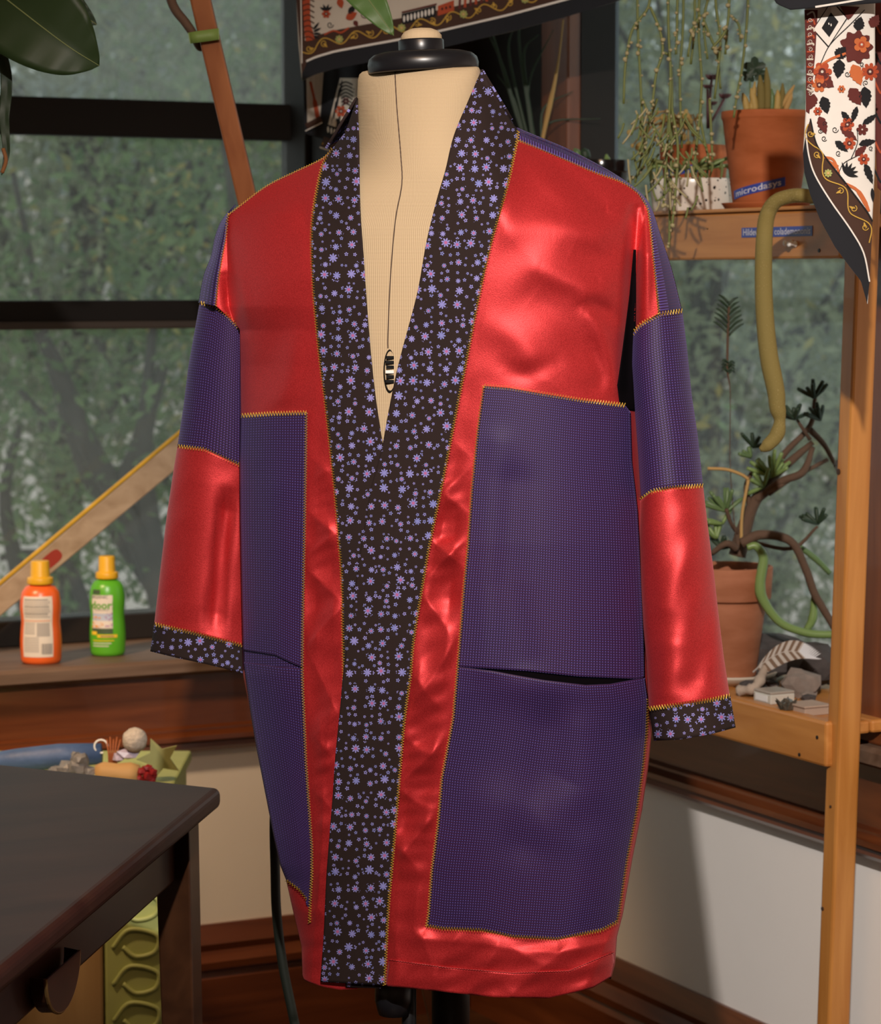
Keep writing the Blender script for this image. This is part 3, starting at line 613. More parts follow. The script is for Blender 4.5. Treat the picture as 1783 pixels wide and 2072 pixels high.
# sleeves
def sleeve_seg(name, top, bot, left, right, mat, Yc, hd, uvm='p', nv=40, fold=None, grow=0):
    n = 24; ph = np.linspace(0, np.pi, n + 1); s = (1 - np.cos(ph)) / 2
    full = coons(top, bot, left, right, 200, nv); idx = s * 200
    g = np.stack([np.stack([np.interp(idx, np.arange(201), full[j, :, k]) for k in (0, 1)], -1) for j in range(nv + 1)])
    v = np.linspace(0, 1, nv + 1)[:, None]; yc = Yc[0] + (Yc[1] - Yc[0]) * v; h = hd[0] + (hd[1] - hd[0]) * v + grow
    Yf = yc - h * np.sin(ph)[None]
    if fold is not None: Yf = Yf - fold(g[..., 0], g[..., 1])
    Yk = yc + h * np.sin(ph)[None]
    P = np.concatenate([UA(g[..., 0], g[..., 1], Yf), UA(g[:, -2:0:-1, 0], g[:, -2:0:-1, 1] - 4, Yk[:, -2:0:-1])], 1)
    uf = uvgrid(g, uvm).reshape(nv + 1, n + 1, 2)
    if uvm == 'p': uf = uf.copy(); uf[..., 0] = (ph / np.pi)[None] * uf[0, -1, 0] * 1.35
    uv = np.concatenate([uf, uf[:, -2:0:-1]], 1).reshape(-1, 2)
    return gridmesh(P, closed=True).build(name, M[mat], coat, smooth=True, solid=.0016, uv=uv)
def mkfold(lst):
    def f(PX, PY):
        w = 0
        for pts, hw, amp in lst:
            d, t = polydist(PX, PY, pts); w = w + amp * np.exp(-(d / hw) ** 2) * np.clip(np.minimum(t, 1 - t) * 6 + .3, 0, 1)
        return w + .0012 * ripple(PX, PY, 60, 90, 21)
    return f
RY = [2.945, 2.93, 2.905, 2.90]; RH = [.042, .045, .05, .052]
R1T = [(1280, 675), (1299, 655), (1336, 635), (1381, 629)]; R1B = [(1297, 1011), (1321, 993), (1364, 986), (1423, 983)]
R2B = [(1313, 1434), (1390, 1424), (1440, 1416), (1477, 1408)]; R3B = [(1323, 1499), (1371, 1497), (1438, 1486), (1489, 1472)]
sleeve_seg('sleeve_upper', R1T, R1B, [(1280, 675), (1277, 740), (1283, 830), (1291, 920), (1297, 1011)], [(1381, 629), (1390, 700), (1400, 800), (1412, 880), (1423, 983)], 'weave', RY[0:2], RH[0:2])
rs = mkfold([([(1420, 1010), (1395, 1120), (1335, 1260)], 34, .0035), ([(1452, 1150), (1430, 1270), (1400, 1410)], 24, -.005), ([(1305, 1100), (1325, 1250), (1320, 1420)], 20, -.004), ([(1365, 1290), (1345, 1420)], 24, .003)])
sleeve_seg('sleeve_lower', R1B, R2B, [(1295, 1013), (1293, 1100), (1298, 1200), (1302, 1270), (1308, 1340), (1313, 1434)], [(1423, 983), (1432, 1060), (1445, 1160), (1455, 1250), (1465, 1330), (1477, 1408)], 'satin', RY[1:3], RH[1:3], fold=rs, nv=70)
sleeve_seg('cuff', R2B, R3B, [(1313, 1434), (1323, 1499)], [(1478, 1408), (1489, 1472)], 'floral', RY[2:4], RH[2:4], 'px', 10, grow=.002)
LY = [3.06, 3.09, 3.10, 3.10]; LH = [.035, .045, .05, .05]
L1T = [(404, 613), (436, 619), (458, 637), (485, 665), (515, 690)]; L1B = [(359, 903), (414, 909), (450, 925), (485, 941), (530, 960)]
L2B = [(312, 1263), (389, 1280), (450, 1296), (491, 1306), (540, 1318)]; L3B = [(304, 1318), (361, 1332), (414, 1343), (471, 1357), (545, 1376)]
sleeve_seg('sleeve_upper', L1T, L1B, [(404, 613), (394, 669), (381, 742), (371, 824), (359, 903)], [(515, 690), (530, 960)], 'weave', LY[0:2], LH[0:2])
ls = mkfold([([(462, 1000), (452, 1090), (442, 1190), (434, 1275)], 11, -.018), ([(420, 940), (395, 1100), (380, 1260)], 40, .003), ([(370, 1050), (345, 1230)], 24, -.002)])
sleeve_seg('sleeve_lower', L1B, L2B, [(359, 903), (349, 965), (337, 1047), (325, 1148), (312, 1263)], [(530, 960), (540, 1318)], 'satin', LY[1:3], LH[1:3], fold=ls, nv=70)
sleeve_seg('cuff', L2B, L3B, [(312, 1263), (304, 1318)], [(540, 1318), (545, 1376)], 'floral', LY[2:4], LH[2:4], 'px', 10, grow=.002)
# gold zigzag seams
def sl_Y(top, bot, Yc, hd, T):
    lo = T[0][0]; hi = T[-1][0]
    return lambda x, y: Yc - hd * np.sqrt(np.clip(1 - (2 * np.clip((x - lo) / (hi - lo), 0, 1) - 1) ** 2, 0, 1)) - .003
zigzag('gold_seam', RB_OUT, coat, off=.0115); zigzag('gold_seam', LB_OUT[:88], coat, off=.006)
zigzag('gold_seam', RP_T, coat, off=.008, amp=4.5); zigzag('gold_seam', RP_L + RP_L2[1:], coat, off=.008)
zigzag('gold_seam', RP_B, coat, off=.0095, amp=4); zigzag('gold_seam', RP_R2[1:], coat, off=.008, amp=3)
zigzag('gold_seam', [(488, 841), (550, 837), (620, 835)], coat, off=.007, amp=4.5); zigzag('gold_seam', LP_R + LP_R2[1:], coat, off=.007, amp=3)
zigzag('gold_seam', [(579, 1781), (605, 1800), (621, 1820)], coat, off=.007, amp=2.5)
zigzag('gold_seam', YR_I, coat, off=.004, amp=2.5, fold=True); zigzag('gold_seam', YL_I, coat, off=.004, amp=2.5); zigzag('gold_seam', LSH, coat, off=.003, amp=1.5)
for T, y, h in ((R1T, RY[0], RH[0]), (R1B, RY[1], RH[1]), (R2B, RY[2], RH[2] + .002)): zigzag('gold_seam', T[::-1], coat, amp=4.5, Yf=sl_Y(None, None, y, h, T))
for T, y, h in ((L1T, LY[0], LH[0]), (L1B, LY[1], LH[1]), (L2B, LY[2], LH[2] + .002)): zigzag('gold_seam', T, coat, amp=4, Yf=sl_Y(None, None, y, h, T))

# ------------------------------------------------------------------ dress form
form = thing('dress_form', 'beige cloth adjustable dress form with black neck cap and knob under the red coat', 'dress form', U(905, 2050, 3.03) * 1.0)
form.location = (U(905, 2050, 3.03).x, 3.03, 0)
rows = [(139, 742, 964, .030), (141, 733, 969, .040), (147, 727, 972, .048), (160, 724, 974, .055), (190, 723, 973, .065), (230, 723, 973, .078), (270, 721, 978, .090), (300, 715, 985, .098), (345, 690, 1015, .106), (400, 610, 1110, .110), (460, 540, 1220, .113), (560, 515, 1260, .116), (700, 520, 1255, .117), (850, 525, 1255, .116), (1000, 530, 1260, .113), (1300, 550, 1265, .11), (1500, 575, 1255, .105)]
ra = np.array(rows, float); yy = np.r_[139, 140, 141, 143, 147, 153, 160, np.linspace(172, 1500, 75)]
P = []; UVt = []
n = 72
for y in yy:
    l, r, d = (np.interp(y, ra[:, 0], ra[:, k]) for k in (1, 2, 3)); a = 2 * np.pi * np.arange(n) / n
    x = (l + r) / 2 - (r - l) / 2 * np.cos(a); dd = np.where(np.sin(a) > 0, d, d * .9); py = y - 9 * np.cos(a) * 0 - (6 * (x - 850) / 125 if y < 200 else 0) * max(0, (200 - y) / 60 if y > 140 else 1) * .8
    Y = 3.012 + .03 * np.cos(a) - dd * np.sin(a)
    # sunk slot for the dial
    py = np.broadcast_to(py, x.shape)
    P.append(UA(x, py, Y)); UVt.append(np.stack([a * .13, np.full(n, -y / 1800)], -1))
P = np.array(P); mbt = gridmesh(P, closed=True)
mbt.f.append(tuple(range(n))); mbt.f.append(tuple(len(mbt.v) - n + k for k in range(n))[::-1])
mbt.build('torso', M['linen'], form, smooth=True, uv=np.array(UVt).reshape(-1, 2))
def YTor(x, y):
    x = np.asarray(x, float); y = np.asarray(y, float)
    l, r, d = (np.interp(y, ra[:, 0], ra[:, k]) for k in (1, 2, 3)); ca = ((l + r) / 2 - x) / ((r - l) / 2); return 3.012 + .03 * ca - d * np.sqrt(np.clip(1 - ca ** 2, 0, 1))
sx = sm2([(799, 143), (803, 216), (811, 314), (813, 373), (800, 446), (790, 562), (785, 678), (785, 704)]); a = np.array(sx)
mb = MB(); mb.tube([Vector(p) for p in UA(a[:, 0], a[:, 1], YTor(a[:, 0], a[:, 1]) - .0004)], .0007, 5); mb.build('seam', plain('brown_seam_thread', (0.08, 0.05, 0.035), .8), form)
# neck cap: flange, ring, padded knob
rt = Matrix.Rotation(math.radians(-2.0), 3, 'Y').to_3x3()
def capl(name, px, py, prof, mat, sy=.82, bev=0):
    mb = MB(); mb.lathe(prof, U(px, py, 3.012), 48, 1, sy, rt); return mb.build(name, mat, form, smooth=True)
capl('neck_flange', 857, 147, [(0.0, 0), (.060, 0), (.0615, .002), (.0622, .010), (.0605, .016), (.055, .0205), (.045, .023), (.025, .0245), (0.0, .025)], M['black_plastic'])
capl('neck_ring', 853, 106, [(0.0, -.004), (.0245, -.004), (.0255, 0), (.0255, .0125), (.0245, .014), (0, .014)], M['black_plastic'], 1)
k = capl('neck_knob', 853, 83, [(0.0, -.002), (.0225, -.002), (.0232, .002), (.0225, .006), (.019, .0105), (.012, .0135), (0.0, .0148)], M['linen'], 1)
uvk = np.array([(v.co.x, v.co.z) for v in k.data.vertices]); l = k.data.uv_layers.new(name='UVMap')
for lp in k.data.loops: l.data[lp.index].uv = uvk[lp.vertex_index]
# adjustment dial in its slot
c = U(789, 751, float(YTor(789, 751)))
dial = MB()
for i, (rx, dz) in enumerate(((1.0, 0), (1.0, -.0015))): pass
ell = [(math.cos(t) * 11.5 / 1835, math.sin(t) * 41 / 1835) for t in np.linspace(0, 2 * math.pi, 33)[:-1]]
vs = [(c.x + x * 1.12, c.y - .0004, c.z + z * 1.06) for x, z in ell] + [(c.x + x, c.y - .0016, c.z + z) for x, z in ell] + [(c.x + x * .8, c.y + .004, c.z + z * .86) for x, z in ell]
dial.add(vs, [(i, (i + 1) % 32, 32 + (i + 1) % 32, 32 + i) for i in range(32)] + [(32 + i, 32 + (i + 1) % 32, 64 + (i + 1) % 32, 64 + i) for i in range(32)] + [tuple(range(64, 96))])
MATB = plain('matte_black', (.006, .006, .006), .8, spec=.2)
do = dial.build('dial_slot', MATB, form)
for k in range(6):
    b = MB(); z = c.z + (-.013 + k * .0052); b.box(c.x - .0048 + .0008 * (k % 2), c.x + .0045, c.y - .003, c.y + .004, z, z + .0036); b.build('dial_tooth', MATB if k != 2 else M['white'], do, bevel=.0006)
# stand
zt = U(900, 1990, 3.03).z; X0 = form.location.x + .004
mb = MB(); mb.lathe([(.022, 0.30), (.022, zt + .25)], (X0, 3.03, 0), 20); mb.build('stand_pole', M['black_metal'], form, smooth=True)
mb = MB(); mb.lathe([(.014, 0.12), (.014, .32)], (X0, 3.03, 0), 20); mb.build('inner_pole', M['black_metal'], form, smooth=True)
mb = MB(); mb.tube([(X0 - .048, 3.0, .30), (X0 - .048, 3.0, zt + .1)], .0085, 10); mb.build('hem_rod', M['black_metal'], form, smooth=True)
mb = MB(); mb.lathe([(.0, zt - .028), (.018, zt - .026), (.022, zt - .01), (.022, zt + .03), (0, zt + .03)], (X0 - .065, 2.995, 0), 16); mb.build('height_knob', M['black_plastic'], form, smooth=True)
for k in range(4):
    a = k * math.pi / 2 + .6; mb = MB(); mb.tube(smooth_path([(X0, 3.03, .16), (X0 + .10 * math.cos(a), 3.03 + .10 * math.sin(a), .15), (X0 + .26 * math.cos(a), 3.03 + .26 * math.sin(a), .012)]), .012, 8); mb.build('stand_leg', M['black_metal'], form, smooth=True)
# ------------------------------------------------------------------ text helper
def text_mesh(s, size, bold=0.0, width=None):
    cu = bpy.data.curves.new('lettering', 'FONT'); cu.body = s; cu.size = size; cu.offset = bold; cu.resolution_u = 2; cu.align_x = 'CENTER'; cu.align_y = 'CENTER'
    o = bpy.data.objects.new('lettering', cu); COL.objects.link(o)
    dg = bpy.context.evaluated_depsgraph_get(); me = o.evaluated_get(dg).to_mesh()
    vs = [(v.co.x, v.co.y) for v in me.vertices]; fs = [tuple(p.vertices) for p in me.polygons]
    if width:
        k = width / (max(v[0] for v in vs) - min(v[0] for v in vs)); vs = [(x * k, y) for x, y in vs]
    o.evaluated_get(dg).to_mesh_clear(); bpy.data.objects.remove(o); bpy.data.curves.remove(cu)
    return vs, fs
def qpx(px, p):  return atp(px, 800, p)[0]

# ------------------------------------------------------------------ plant shelf of pine by the right window
PF = 0.13                                              # shelf front, distance from right wall
ZU = atp(1500, 421, PF)[1]; ZL = atp(1580, 1438, PF)[1]
shelf = thing('plant_shelf', 'orange pine plant shelf of boards and posts by the right window', 'shelf', RP(PF, qpx(1690, PF), 0))
q_post = qpx(1684, PF + .02)
def sbox(name, p0, p1, q0, q1, z0, z1, mat='pineH', bev=.004):
    b = MB(); b.rbox(p0, p1, q0, q1, z0, z1); return b.build(name, M[mat], shelf, bevel=bev)
qL = 0.05; qE = qpx(1697, PF); qE2 = qpx(1676, PF)
sbox('front_board', PF - .022, PF, qL, qE, ZU - .072, ZU - .006)
sbox('top_lip', PF - .022, PF + .004, qL, qE, ZU - .0055, ZU, bev=.002)
sbox('shelf_plank', .034, .106, qL, qE, ZU - .03, ZU - .012); sbox('shelf_plank', -.085, .032, RQ0 + .03, qE, ZU - .03, ZU - .012)
sbox('front_board', PF - .022, PF, qL, qE2 + .005, ZL - .062, ZL)
sbox('shelf_plank', .053, .106, qL, qE2, ZL - .022, ZL - .004); sbox('shelf_plank', -.085, .051, RQ0 + .03, qE2, ZL - .022, ZL - .004)
LEAN = lambda z: (z - 1.2) * .040
def post(p0, q0, w, d, z1=1.85):
    b = MB(); b.hexa([RP(p, q + LEAN(z), z) for z in (0, z1) for p, q in ((p0, q0), (p0, q0 + d), (p0 + w, q0 + d), (p0 + w, q0))]); b.build('post', M['pine'], shelf, bevel=.004)
QP = qE2 + .012
post(PF - .046, QP, .036, .030)
knot = plain('dark_wood_knot', (.05, .022, .010), .6)
for zf, dq, r in ((atp(1684, 955, PF)[1], .006, 6), (atp(1671, 1847, PF)[1], .006, 4), (atp(1690, 1640, PF)[1], .016, 3)):
    b = MB(); b.lathe([(0, 0), (r * .0007, 0), (r * .0007, .0012), (0, .0015)], (0, 0, 0), 12); o = b.build('knot', knot, shelf)
    o.data.transform(Matrix.Translation(RP(PF - .0101, QP + LEAN(zf) + dq, zf)) @ E1.to_track_quat('Z', 'Y').to_matrix().to_4x4())
for px, py in ((1658, 507), (1654, 1492), (1618, 1527), (1432, 463)):
    q, z = atp(px, py, PF); b = MB(); b.lathe([(0, 0), (.0028 if px != 1432 else .0012, 0), (.0026 if px != 1432 else .001, .0012), (0, .0014)], (0, 0, 0), 12)
    o = b.build('screw', M['black_metal'], shelf); o.data.transform(Matrix.Translation(RP(PF - .0003, q, z)) @ E1.to_track_quat('Z', 'Y').to_matrix().to_4x4())
for px, py in ((1603, 492), (1611, 494)):
    q, z = atp(px, py, PF); b = MB(); b.lathe([(0, 0), (.0042, 0), (.0045, .002), (.0025, .004), (.0025, .009), (.004, .011), (.0035, .013), (0, .0135)], (0, 0, 0), 14)
    o = b.build('push_pin', M['white'], None, smooth=True); o.data.transform(E1.to_track_quat('Z', 'Y').to_matrix().to_4x4())
    o.location = RP(PF, q, z); tag(o, 'white push pin stuck in the upper shelf board, ' + ('left one of the pair' if px == 1603 else 'right one of the pair'), 'push pin', 'white push pins')
def tape_label(name, s, pc, du, dv, nrm, w, h, size, lab):
    t = thing(name, lab, 'label', pc); b = MB()
    b.hexa([pc + du * x * w / 2 + dv * y * h / 2 + nrm * n for n in (.0002, .0010) for x, y in ((-1, -1), (1, -1), (1, 1), (-1, 1))]); tp = b.build('tape', M['tape'], t)
    vs, fs = text_mesh(s, size, .00012, w * .95); b = MB(); b.add([pc + du * x + dv * y + nrm * .0013 for x, y in vs], fs); b.build('lettering', M['ink'], tp); return t
q, z = atp(1572, 469, PF)
tape_label('name_tape', 'Hildewintera colademononis', RP(PF, q, z), E2, Vector((0, 0, 1)), E1, .186 * .93, .0135, .0130, 'blue embossed tape strip reading Hildewintera colademononis on the upper shelf board')

# ------------------------------------------------------------------ pots on the upper shelf
SHT = ZU - .012
def pot(name, label, px, p, r, h, mat, prof=None, soil=True, z0=SHT, saucer=None, cat='pot'):
    P = RP(p, qpx(px, p), z0); t = thing(name, label, cat, P); sz = 0
    if saucer:
        b = MB(); b.lathe([(0, 0), (r * .78, 0), (r * .95, .018), (r * 1.0, .022), (r * .96, .022), (r * .76, .006), (0, .006)], P, 40); b.build('saucer', M[saucer], t, smooth=True, bevel=.001); sz = .006
    prof = prof or [(0, 0), (r * .72, 0), (r * .95, h * .80), (r * .955, h * .80), (r * 1.0, h * .82), (r * 1.0, h), (r * .93, h), (r * .90, h * .86), (0, h * .86)]
    b = MB(); b.lathe([(a, c + sz) for a, c in prof], P, 48); b.build('pot_body', M[mat], t, smooth=True, bevel=.0015)
    if soil:
        b = MB(); b.lathe([(0, h * .862 + sz), (r * .88, h * .862 + sz), (r * .6, h * .9 + sz), (0, h * .91 + sz)], P, 24, cap=False); b.build('soil', M['soil'], t, smooth=True)
    return t, P
pb, P1 = pot('terracotta_pot', 'large smooth terracotta pot and saucer with blue microdasys tape on upper shelf', 1546, .035, .065, .147, 'terra', saucer='terra',
    prof=[(0, 0), (.046, 0), (.0635, .134), (.0655, .137), (.0655, .147), (.060, .147), (.058, .130), (0, .130)])
pt2, P2 = pot('terracotta_pot', 'small ribbed terracotta pot behind the speckled white pot', 1402, -.025, .054, .118, 'terra', z0=SHT)
ps, P3 = pot('speckled_pot', 'low white ceramic pot with black speckles on the upper shelf', 1398, .06, .062, .062, 'speck', prof=[(0, 0), (.050, 0), (.058, .006), (.0635, .050), (.0635, .060), (.060, .062), (.057, .055), (0, .050)])
pk, P4 = pot('black_pot', 'glossy black square rimmed pot behind the right coat shoulder', 1215, .075, .045, .098, 'blackpot')
pd, P5 = pot('clay_pot', 'clay pot of the spiky plant hidden behind the coat collar', 1085, .078, .045, .085, 'terra2')
# embossed tape on pots
def pot_tape(s, par_label, P, ang, rfun, z0, slope, w, h, size):
    t = thing('name_tape', par_label, 'label', P + Vector((0, 0, z0))); b = MB(); n = 16; vs = []
    def pt(u, v, off):
        z = z0 + v + slope * u; r = rfun(z) + off; a = ang + u / r; return P + Vector((r * math.cos(a), r * math.sin(a), z))
    for off in (.0002, .0009):
        for i in range(n + 1): vs += [pt(-w / 2 + w * i / n, -h / 2, off), pt(-w / 2 + w * i / n, h / 2, off)]
    fs = []
    m = 2 * (n + 1)
    for i in range(n):
        a = 2 * i; fs += [(m + a, m + a + 2, m + a + 3, m + a + 1), (a, a + 1, a + 3, a + 2), (a, a + 2, m + a + 2, m + a), (a + 1, m + a + 1, m + a + 3, a + 3)]
    fs += [(0, m, m + 1, 1), (2 * n, 2 * n + 1, m + 2 * n + 1, m + 2 * n)]
    b.add(vs, fs); tp = b.build('tape', M['tape'], t)
    if not s: return
    vs, fs = text_mesh(s, size, .0001, w * .85); b = MB(); b.add([pt(x, y, .0012) for x, y in vs], fs); b.build('lettering', M['ink'], tp)
face = lambda P: math.atan2(-P.y, -P.x)
pot_tape('microdasys', 'blue embossed tape strip reading microdasys on the large terracotta pot', P1, face(P1) - .28, lambda z: .0462 + .0175 * (z - .006) / .134, .042, .22, .086, .0125, .0125)
pot_tape('', 'dark blue tape strip on the small terracotta pot', P2, face(P2) - .25, lambda z: .0391 + .0124 * z / .0944, .080, .14, .07, .012, .011)
pot_tape('', 'dark blue tape strip on the glossy black pot', P4, face(P4), lambda z: .0326 + .01035 * z / .0784, .055, 0, .055, .012, .010)

# ------------------------------------------------------------------ plants
GM = dict(strand=leafmat('mistletoe_stem', (.10, .13, .03), (.20, .22, .06), .5, .1), bead=leafmat('mistletoe_berry', (.34, .30, .16), (.50, .42, .22), .5, .2),
    cactus=leafmat('furry_cactus', (.16, .12, .028), (.21, .16, .045), .8, 0), green=leafmat('succulent_green', (.07, .13, .05), (.16, .24, .09), .4, .1),
    dark=leafmat('dark_leaf', (.018, .035, .018), (.035, .06, .03), .5, .1), purple=leafmat('purple_rosette', (.07, .02, .03), (.13, .05, .05), .5, .1),
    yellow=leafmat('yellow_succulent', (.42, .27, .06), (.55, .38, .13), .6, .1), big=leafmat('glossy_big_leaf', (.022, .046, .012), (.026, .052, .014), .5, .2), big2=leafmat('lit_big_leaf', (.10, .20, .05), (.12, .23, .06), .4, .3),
    vein=plain('leaf_vein', (.22, .26, .10), .5), bark=plain('plant_bark', (.10, .055, .032), .85, bump=.6, bscale=150), pale=leafmat('gollum_leaf', (.13, .22, .06), (.26, .36, .12), .35, .15),
    tan=plain('dried_stalk', (.45, .27, .09), .8), dryleaf=plain('dried_leaf', (.25, .10, .03), .8))
# hanging mistletoe cactus
mc = thing('hanging_cactus', 'hanging mistletoe cactus with thin green strands in front of the right window', 'plant', U(1400, -300, 3.66))
rr = random.Random(5)
def pxtube(pts, Y, r, mat, par, name, n=6, dy=None, k=6, flat=1.0):
    pp = [U(x, y, Y + (dy[i] if dy else 0)) for i, (x, y) in enumerate(pts)]; pp = smooth_path(pp, k)
    rad = r if not hasattr(r, '__len__') else list(np.interp(np.linspace(0, 1, len(pp)), np.linspace(0, 1, len(r)), r))
    b = MB(); b.tube(pp, rad, n, flat=flat); return b.build(name, mat, par, smooth=True)
strands = [[(1290, -60), (1291, 60), (1297, 180), (1300, 300), (1285, 370)], [(1316, -40), (1312, 14), (1280, 60), (1266, 130), (1262, 210)], [(1316, 14), (1335, 60), (1341, 105), (1328, 150), (1320, 215)], [(1341, 105), (1356, 120), (1360, 200), (1358, 330), (1355, 470), (1354, 500)],
    [(1352, -60), (1353, 60), (1357, 160), (1350, 300), (1342, 420)], [(1372, -60), (1370, 60), (1368, 110)], [(1384, -40), (1382, 60), (1376, 160), (1380, 300)], [(1418, -60), (1414, 60), (1420, 160), (1418, 240), (1436, 330)], [(1418, 30), (1402, 60), (1392, 115)],
    [(1424, 40), (1440, 80), (1452, 110), (1458, 180)], [(1444, -60), (1450, 20), (1458, 90), (1446, 200)], [(1476, -60), (1472, 50), (1440, 100)], [(1478, 30), (1495, 50), (1499, 85)], [(1472, 60), (1468, 110)], [(1516, -60), (1512, 40), (1503, 130), (1492, 190), (1485, 238)],
    [(1360, 220), (1372, 300), (1366, 400), (1360, 460)], [(1330, 200), (1310, 260), (1300, 340), (1266, 372)], [(1420, 200), (1410, 290), (1402, 360)], [(1300, 200), (1320, 250), (1345, 300), (1352, 380)], [(1436, 200), (1440, 280), (1442, 325)], [(1405, -60), (1406, 50), (1398, 130)], [(1455, -60), (1430, 10), (1425, 60), (1432, 120)]]
for s in strands:
    Y = 3.70 + rr.uniform(-.05, .05); pxtube(s, Y, [.0020, .0019, .0017], GM['strand'], mc, 'strand')
    ln = len(s)
    for k in range(3 * ln - 2):
        i = rr.randrange(ln - 1); t = rr.random(); x = s[i][0] * (1 - t) + s[i + 1][0] * t + rr.uniform(-4, 4); y = s[i][1] * (1 - t) + s[i + 1][1] * t
        b = MB(); c = U(x, y, Y - .002); b.ico(c, rr.uniform(.0016, .0038), 1, .2, seed=k); b.build('berry', GM['bead'], mc, smooth=True)
for k in range(60):       # tangled short joints low on the plant
    x = rr.gauss(1340, 45); y = rr.uniform(215, 420); a = rr.uniform(-.9, .9); l = rr.uniform(20, 55)
    if x > 1470 or x < 1262: continue
    pxtube([(x, y), (x + l * math.sin(a) * .5, y + l * .5), (x + l * math.sin(a * 1.4), y + l)], 3.66 + rr.uniform(-.03, .04), .0015, GM['strand'] if k % 3 else GM['bead'], mc, 'joint', 5, k=3)
# furry tail cactus hanging from the big pot
tail = thing('tail_cactus', 'long furry yellow green tail cactus trailing over the upper shelf board', 'plant', U(1640, 395, 3.42))
pts = [(1660, 402), (1632, 396), (1600, 397), (1570, 408), (1553, 435), (1547, 480), (1545, 560), (1548, 640), (1556, 720), (1570, 790), (1573, 822), (1578, 850), (1572, 880), (1552, 902), (1538, 910)]
b = MB(); pp = smooth_path([U(x, y, 3.49 + .02 * (1600 - x) / 60 * (y < 440) + (.05 if i == 0 else 0)) for i, (x, y) in enumerate(pts)], 6)
rad = np.interp(np.linspace(0, 1, len(pp)), [0, .2, .4, .6, .74, .79, .84, .93, 1], [.0085, .0095, .0115, .0125, .0105, .0072, .0100, .0085, .003]); b.tube(pp, list(rad), 14); tb = b.build('stem', GM['cactus'], tail, smooth=True)
b = MB(); r3 = random.Random(2)
for i in range(2600):
    k = r3.randrange(3, len(pp) - 1); t = (pp[k] - pp[k - 1]).normalized(); n = Vector((r3.gauss(0, 1), r3.gauss(0, 1), r3.gauss(0, 1))); n = (n - t * n.dot(t)).normalized(); o = pp[k].lerp(pp[k - 1], r3.random()) + n * rad[k] * .96
    e = o + n * .0022 + t * r3.uniform(-.001, .002); w = t.cross(n) * .00016; b.add([o - w, o + w, e], [(0, 1, 2)])
b.build('bristles', plain('cactus_bristle', (.48, .38, .18), .8), tail, kind='stuff')
# leaves
def leaf(name, mid, wl, wr, Y, mat, par, fold=.15, tip=1.3, n=22, thick=.0006, dYs=None, vein=True):
    m = smooth_path([U(x, y, Y + (dYs[i] if dYs else 0)) for i, (x, y) in enumerate(mid)], 8); N = len(m); sc = Y / FPX; vs = []; fs = []
    for i, p in enumerate(m):
        t = i / (N - 1); w = (max(t, 0) ** .5) * ((1 - t) ** .8) / .42
        tg = (m[min(i + 1, N - 1)] - m[max(i - 1, 0)]).normalized(); sd = tg.cross(Vector((0, 1, 0))).normalized()
        for j in range(-5, 6):
            ww = (wl if j < 0 else wr) * sc; u = j / 5; vs.append(p + sd * u * w * ww + Vector((0, -abs(u) * fold * w * ww + .0012 * math.sin(t * 40) * abs(u), 0)))
    for i in range(N - 1):
        for j in range(10): a = i * 11 + j; fs.append((a, a + 1, a + 12, a + 11))
    b = MB(); b.add(vs, fs); o = b.build(name, mat, par, smooth=True, solid=thick, solid_off=0)
    if vein:
        b = MB(); b.tube([p + Vector((0, -.0008, 0)) for p in m], [.0011 * (1 - .7 * i / N) for i in range(N)], 5); b.build('midrib', GM['vein'], o)
    return o
# tall staked houseplant
stk = thing('wooden_stake', 'reddish brown wooden stake leaning behind the left coat shoulder', 'stake', (0.04, 4.0, 0))
A0 = U(371, -150, 3.5); fx = 945; A1 = U(fx, 560 + 1.32 / 4.0 * FPX + 8, 4.0); A1.z = 0.0
b = MB(); d = (A1 - A0); sx_ = Vector((.0135, 0, 0)); sy_ = Vector((0, .012, 0))
b.hexa([A1 - sx_ - sy_, A1 + sx_ - sy_, A1 + sx_ + sy_, A1 - sx_ + sy_, A0 - sx_ - sy_, A0 + sx_ - sy_, A0 + sx_ + sy_, A0 - sx_ + sy_])
b.build('shaft', wood('red_brown_stake', (.22, .065, .018), (.34, .12, .04), .5, 'Z', 10, 10), stk, bevel=.003)
tie = thing('plant_tie', 'green garden tape wrapped around the wooden stake and a thin stem', 'tape', U(413, 74, 3.52)); b = MB()
ring = [(381, 66), (397, 62), (420, 59), (441, 57)]
cc = A0.lerp(A1, (74 + 150) / 2690.0)
Ys = 3.5 + .5 * (224 / 2690.0)
def band(ptsT, ptsB, y0, name):
    P = np.array([[tuple(U(x, y, y0)) for x, y in r] for r in (ptsT, ptsB)]); return gridmesh(P).build(name, plain('green_tape', (.16, .24, .05), .6), tie, solid=.001, smooth=True)
band([(382, 66), (398, 63), (420, 60), (443, 57)], [(386, 88), (402, 86), (424, 83), (444, 80)], Ys - .022, 'tape_front')
band([(382, 66), (398, 63), (420, 60), (443, 57)], [(386, 88), (402, 86), (424, 83), (444, 80)], Ys + .030, 'tape_back')
for x0, y0, x1, y1 in ((382, 66, 386, 88), (443, 57, 444, 80)):
    P = np.array([[tuple(U(x0, y0, Ys - .022)), tuple(U(x0, y0, Ys + .03))], [tuple(U(x1, y1, Ys - .022)), tuple(U(x1, y1, Ys + .03))]]); gridmesh(P).build('tape_side', bpy.data.materials['green_tape'], tie, solid=.001)
hp = thing('tall_houseplant', 'tall houseplant with large dark green drooping leaves in the upper left', 'plant', U(1000, 2340, 4.05)); hp.location.z = 0
